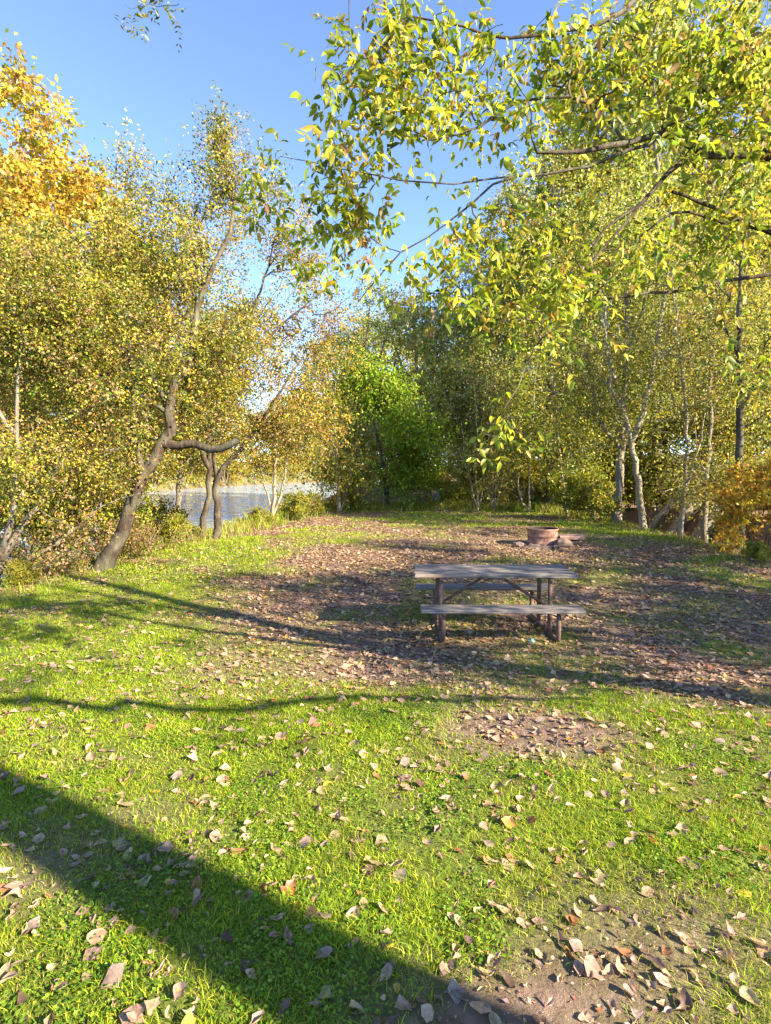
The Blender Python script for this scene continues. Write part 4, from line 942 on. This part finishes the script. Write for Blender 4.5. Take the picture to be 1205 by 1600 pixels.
def build_grass():
    rs = np.random.default_rng(21); Vs, Fs, Ts, off = [], [], [], 0
    def dens(mx): return lambda x, y: mx * np.clip(cover(x, y) * 1.15 + .04, 0, 1) * np.clip(2.2 * fbm(x, y, .22, 81) - .35, .12, 1)
    for y0, y1, mx, h, w, s3 in ((1.05, 3.0, 18500, .027, .0028, True), (3.0, 5.0, 11000, .029, .0042, True), (5.0, 9.0, 4200, .034, .007, False), (9.0, 15.0, 1300, .048, .013, False), (15.0, 26.5, 500, .06, .022, False)):
        x, y = scatter(rs, dens(mx), y0, y1, mx, 1.0); n = len(x)
        v = fbm(x, y, .8, 91); dry = np.clip(.55 - cover(x, y) * .5 + .5 * (v - .5), .02, .8)
        T = pick_tints(rs, n, [(G1, 1.3), (G2, 2.4), (G3, 2.0)], None, .2) * (.8 + .45 * fbm(x, y, .35, 99))[:, None]; dm = rs.random(n) < np.clip(dry * .6 + .45 * sstep(.54, .8, fbm(x, y, .4, 97)), 0, .7); T[dm] = np.array(G4) * rs.uniform(.6, 1.1, (int(dm.sum()), 1))
        hh = h * rs.uniform(.5, 1.4, n) * (.6 + .8 * fbm(x, y, .5, 95)); hh[dm] *= .7
        V, F, C = blades(rs, x, y, hh, w * rs.uniform(.7, 1.3, n), T, s3, 1.2)
        Vs.append(V); Fs.append(F + off); Ts.append(C); off += len(V)
    o = link('grass', mesh_np('grass', np.vstack(Vs), np.vstack(Fs), np.vstack(Ts)), M['grass'], kind='stuff')
    o['label'] = 'short lawn grass growing in patches over the clearing'; o['category'] = 'grass'
    x, y = scatter(rs, lambda a, b: 5200 * sstep(.5, .72, fbm(a, b, .55, 141)) * sstep(.35, .7, cover(a, b)), 1.1, 4.6, 5200, .6); n = len(x)   # clover mats between the blades
    P = np.stack([x, y, zt(x, y) + rs.uniform(.006, .022, n)], -1); D = norm(np.stack([rs.normal(0, 1, n), rs.normal(0, 1, n), np.full(n, .1)], -1)); L = rs.uniform(.009, .017, n)
    V, F, C = leaf_quads(P, D, norm(rs.normal(0, .3, (n, 3)) + np.array([0, 0, 1.0])), L, L * .95, pick_tints(rs, n, [((.10, .20, .02), 2), ((.16, .27, .025), 2), ((.26, .36, .04), 1)], None, .2))
    oc = link('clover', mesh_np('clover', V, F, C), M['grass'], kind='stuff'); oc['label'] = 'low clover leaves matted between the grass blades'; oc['category'] = 'clover'
    print('grass tris', sum(len(f) for f in Fs))
    # rough tall grass and weeds along the rim of the lawn
    Vs, Fs, Ts, off = [], [], [], 0; P = []
    for y in np.arange(7, 25, .012):
        for e, sg in ((lawn_left(y), 1), (right_edge(y), -1)):
            P.append((e + sg * (rs.normal(.1, .4)), y + rs.normal(0, .1)))
            P.append((e + sg * (rs.normal(-.3, .6)), y + rs.normal(0, .1)))
    for x in np.arange(-3.4, 7.6, .006):
        for _ in range(4): P.append((x, 24.0 + rs.normal(0.6, .8)))
    P = np.array(P); P = np.repeat(P, 2, 0) + rs.normal(0, .07, (len(P) * 2, 2)); n = len(P)
    T = pick_tints(rs, n, [(G2, 2), (LIME, 1.4), (PALE, 1.2), (OLIVE, 1.4), (TAN, .7)], None, .2)
    far = np.clip(P[:, 1] / 12, .7, 2)
    V, F, C = blades(rs, P[:, 0], P[:, 1], rs.uniform(.06, .30, n) * np.clip(far, .8, 1.5) * np.where((P[:, 0] > 5) & (P[:, 1] < 19), .45, 1), .012 * far, T, True, .7)
    o = link('weeds', mesh_np('weeds', V, F, C), M['grass'], kind='stuff')
    o['label'] = 'rough tall grass and weeds along the rim of the lawn'; o['category'] = 'weeds'
build_grass()

# ------------------------------------------------------------------ fallen leaves
TINTS = [('pale tan', (.42, .29, .19)), ('pinkish brown', (.37, .24, .18)), ('greyish brown', (.29, .215, .175)), ('dark brown', (.12, .075, .055)), ('golden yellow', (.50, .34, .05)), ('rust brown', (.30, .14, .065)), ('straw coloured', (.42, .33, .18))]
SHAPES = [('curled', .70, .55, .4), ('flat broad', .95, .14, .1), ('folded', .62, .95, .15), ('narrow', .45, .35, .35)]
def dry_leaf(wid, curl, bend, col, seed):
    """one dry leaf of unit length lying along X: rolled across, bowed and twisted along"""
    r = np.random.default_rng(seed); us = np.array([0, .05, .2, .42, .66, .86, 1.0]); prof = np.array([.02, .20, .46, .5, .38, .17, .01]) * wid * (1 + .12 * r.normal(0, 1, 7))
    V = []; F = []; tw = r.normal(0, .5); roll = curl * 1.9; skew = r.normal(0, .35); side = .16 * r.normal()
    for i, (u, w) in enumerate(zip(us, prof)):
        for v in (-1, -.5, 0, .5, 1):
            ww = w * (1 + .15 * r.normal()) if abs(v) == 1 else w
            a = v * roll * (1 + skew * v) * (.6 + .8 * u) + 1e-4
            y = ww * abs(v) * math.sin(a) / abs(a) ; z = ww * abs(v) * (1 - math.cos(a)) / abs(a)
            t_ = tw * (u - .5); y, z = y * math.cos(t_) - z * math.sin(t_), y * math.sin(t_) + z * math.cos(t_)
            V.append((u - .5 + .025 * r.normal() * abs(v), y + side * math.sin(math.pi * u), z + bend * 1.6 * (u - .5) ** 2 + .025 * r.normal()))
    for i in range(6):
        for j in range(4): a = i * 5 + j; F.append((a, a + 1, a + 6, a + 5))
    V = np.array(V); V[:, 2] -= V[:, 2].min()
    T = np.array(col)[None] * (1 + .14 * r.normal(0, 1, (len(V), 1))); T[2::5] *= .8
    return V, np.array(F), np.clip(T, .02, .8)
def leaf_density(x, y):
    c = cover(x, y); n = fbm(x, y, .9, 111)
    d = 105 + 560 * np.clip(.75 - c, 0, 1) * sstep(3.3, 5.0, y) + 105 * np.clip(.9 - c, 0, 1) * (1 - sstep(3.3, 5.0, y)) + 60 * sstep(.55, .75, n)
    return d * (.25 + 1.5 * fbm(x, y, .35, 115))
def build_leaves():
    rs = np.random.default_rng(31); protos = []
    for i, (sn, w, c, b) in enumerate(SHAPES):
        for j, (tn, col) in enumerate(TINTS):
            me = mesh_np('fallen_leaf', *dry_leaf(w, c, b, col, 500 + i * 10 + j), True); me.materials.append(M['dead_leaf']); protos.append((me, f'{sn} {tn} dead leaf'))
    wt = np.tile(np.array([3.4, 3.0, 1.8, 1.2, .3, 1.0, 1.8]), 4); wt /= wt.sum()
    parts = []; cnt = []
    X, Y = [], []
    for y0, y1, mx in ((1.1, 3.2, 500), (3.2, 6, 760), (6, 12, 700), (12, 26, 320)):
        k = 1.0 if y0 < 10 else .55
        x, y = scatter(rs, lambda a, b: np.minimum(leaf_density(a, b) * k, mx), y0, y1, mx, .8); X.append(x); Y.append(y)
    X = np.concatenate(X); Y = np.concatenate(Y); n = len(X); idx = rs.choice(28, n, p=wt); size = .032 + .050 * rs.random(n) ** 1.4 * np.where(Y > 9, 1.15, np.where(Y < 2.3, .85, 1))
    yaw = rs.random(n) * 6.283; tx = rs.normal(0, .24, n); ty = rs.normal(0, .24, n); z = zt(X, Y) + .003 + .012 * cover(X, Y) * rs.random(n)
    vis = (np.abs(X) < .69 * Y) & (Y > 1.75)
    key = np.where(vis, size / Y, 0); top = np.argsort(-key)[:296]; rest = np.ones(n, bool); rest[top] = False
    from mathutils import Euler
    for i in top:
        me, nm = protos[idx[i]]; o = bpy.data.objects.new('fallen_leaf', me); COL.objects.link(o)
        o.location = (X[i], Y[i], z[i]); o.rotation_euler = (tx[i], ty[i], yaw[i]); o.scale = (size[i],) * 3
        dl = (X[i] - 5.4) * SUN_H[1] - (Y[i] + 1.54) * SUN_H[0]              # distance from the trunk's shadow line
        where = (' on the grass' if cover(X[i], Y[i]) > .5 else ' on bare soil') + (' in the shadow of the trunk' if abs(dl) < .24 else ' in the sun before the trunk shadow' if dl > 0 else ' in the sun beyond the trunk shadow' if Y[i] < 3.0 + .1 * X[i] else ' in the sun by the bare patch')
        tag(o, nm + where, 'leaf', 'fallen leaves on the near lawn')
    Vs, Fs, Ts, off = [], [], [], 0
    PV = [np.array([v.co for v in me.vertices]) for me, _ in protos]
    PF = [np.array([list(p.vertices) for p in me.polygons]) for me, _ in protos]
    for k in range(28):
        col = np.array(TINTS[k % 7][1]); s = np.nonzero(rest & (idx == k))[0]
        for near in (True, False):
            q = s[(Y[s] < 3.1) == near]; m = len(q)
            if m == 0: continue
            pv = PV[k] if near else PV[k][[2, 15, 19, 32, 17]]; pf = PF[k] if near else np.array([(0, 1, 4, 4), (0, 4, 2, 2), (1, 3, 4, 4), (4, 3, 2, 2)])
            if near: pf = np.vstack([pf[:, [0, 1, 2]], pf[:, [0, 2, 3]]])
            else: pf = np.array([(0, 4, 1), (0, 2, 4), (1, 4, 3), (4, 2, 3)])
            ca, sa = np.cos(yaw[q]), np.sin(yaw[q]); L = size[q]
            vx = pv[None, :, 0] * ca[:, None] - pv[None, :, 1] * sa[:, None]; vy = pv[None, :, 0] * sa[:, None] + pv[None, :, 1] * ca[:, None]
            vz = pv[None, :, 2] + vx * np.tan(np.clip(tx[q], -.9, .9))[:, None] + vy * np.tan(np.clip(ty[q], -.9, .9))[:, None]
            vz = vz - np.minimum(vz.min(1), 0)[:, None] * .6
            V = np.stack([X[q][:, None] + vx * L[:, None], Y[q][:, None] + vy * L[:, None], z[q][:, None] + vz * L[:, None]], -1).reshape(-1, 3)
            F = (np.arange(m)[:, None, None] * len(pv) + pf[None]).reshape(-1, 3) + off
            T = np.repeat(np.clip(col[None] * (1 + .22 * rs.normal(0, 1, (m, 1))), .02, .8), len(pv), 0) * (1 + .1 * rs.normal(0, 1, (m * len(pv), 1)))
            Vs.append(V); Fs.append(F); Ts.append(T); off += len(V)
    cx_, cy_ = scatter(rs, lambda a, b: 1500 * np.clip(1.05 - cover(a, b), .12, 1) * (.3 + fbm(a, b, .3, 131)), 1.1, 5.5, 1500, .6); m = len(cx_)
    D = norm(rs.normal(0, 1, (m, 3)) * np.array([1, 1, .25])); Nn = norm(rs.normal(0, .35, (m, 3)) + np.array([0, 0, 1.0])); L = .006 + .022 * rs.random(m) ** 2
    V, F, T = leaf_quads(np.stack([cx_, cy_, zt(cx_, cy_) + .004 + .004 * rs.random(m)], -1), D, Nn, L, L * rs.uniform(.15, .8, m), pick_tints(rs, m, [(t_[1], w_) for t_, w_ in zip(TINTS, (3, 3, 3, 2, .1, 1, 2))], None, .3))
    Vs.append(V); Fs.append(F + off); Ts.append(T); off += len(V)
    o = link('leaf_litter', mesh_np('leaf_litter', np.vstack(Vs), np.vstack(Fs), np.vstack(Ts)), M['dead_leaf'], kind='stuff')
    o['label'] = 'litter of small dry brown leaves strewn over the clearing'; o['category'] = 'leaf litter'
    print('leaves', n, 'tris', sum(len(f) for f in Fs))
    # single leaves that stand out
    for lab, pt, L, w, col in [('crinkled rust red leaf standing out on the shaded grass', (452, 1395), .075, .9, (.36, .10, .055)), ('bright orange leaf lying beside the picnic table leg', (848, 987), .12, .9, (.62, .27, .04)),
            ('orange brown leaf lying in the sunlit grass below the bare patch', (797, 1290), .085, .8, (.50, .24, .08)), ('pale leaf lying flat on the picnic tabletop', None, .075, .6, (.5, .45, .36))]:
        me = mesh_np('fallen_leaf', *dry_leaf(w, .35, .2, col, int(L * 10000)), True); me.materials.append(M['dead_leaf'])
        o = bpy.data.objects.new('fallen_leaf', me); COL.objects.link(o); o.scale = (L,) * 3
        if pt is None: o.location = (1.02, 6.98, zg(1.36, 6.72) + .754); o.rotation_euler = (0, 0, .4)
        else: p = gpx(*pt); o.location = (p[0], p[1], p[2] + .015); o.rotation_euler = (.3, -.2, 1.1)
        tag(o, lab, 'leaf')
build_leaves()
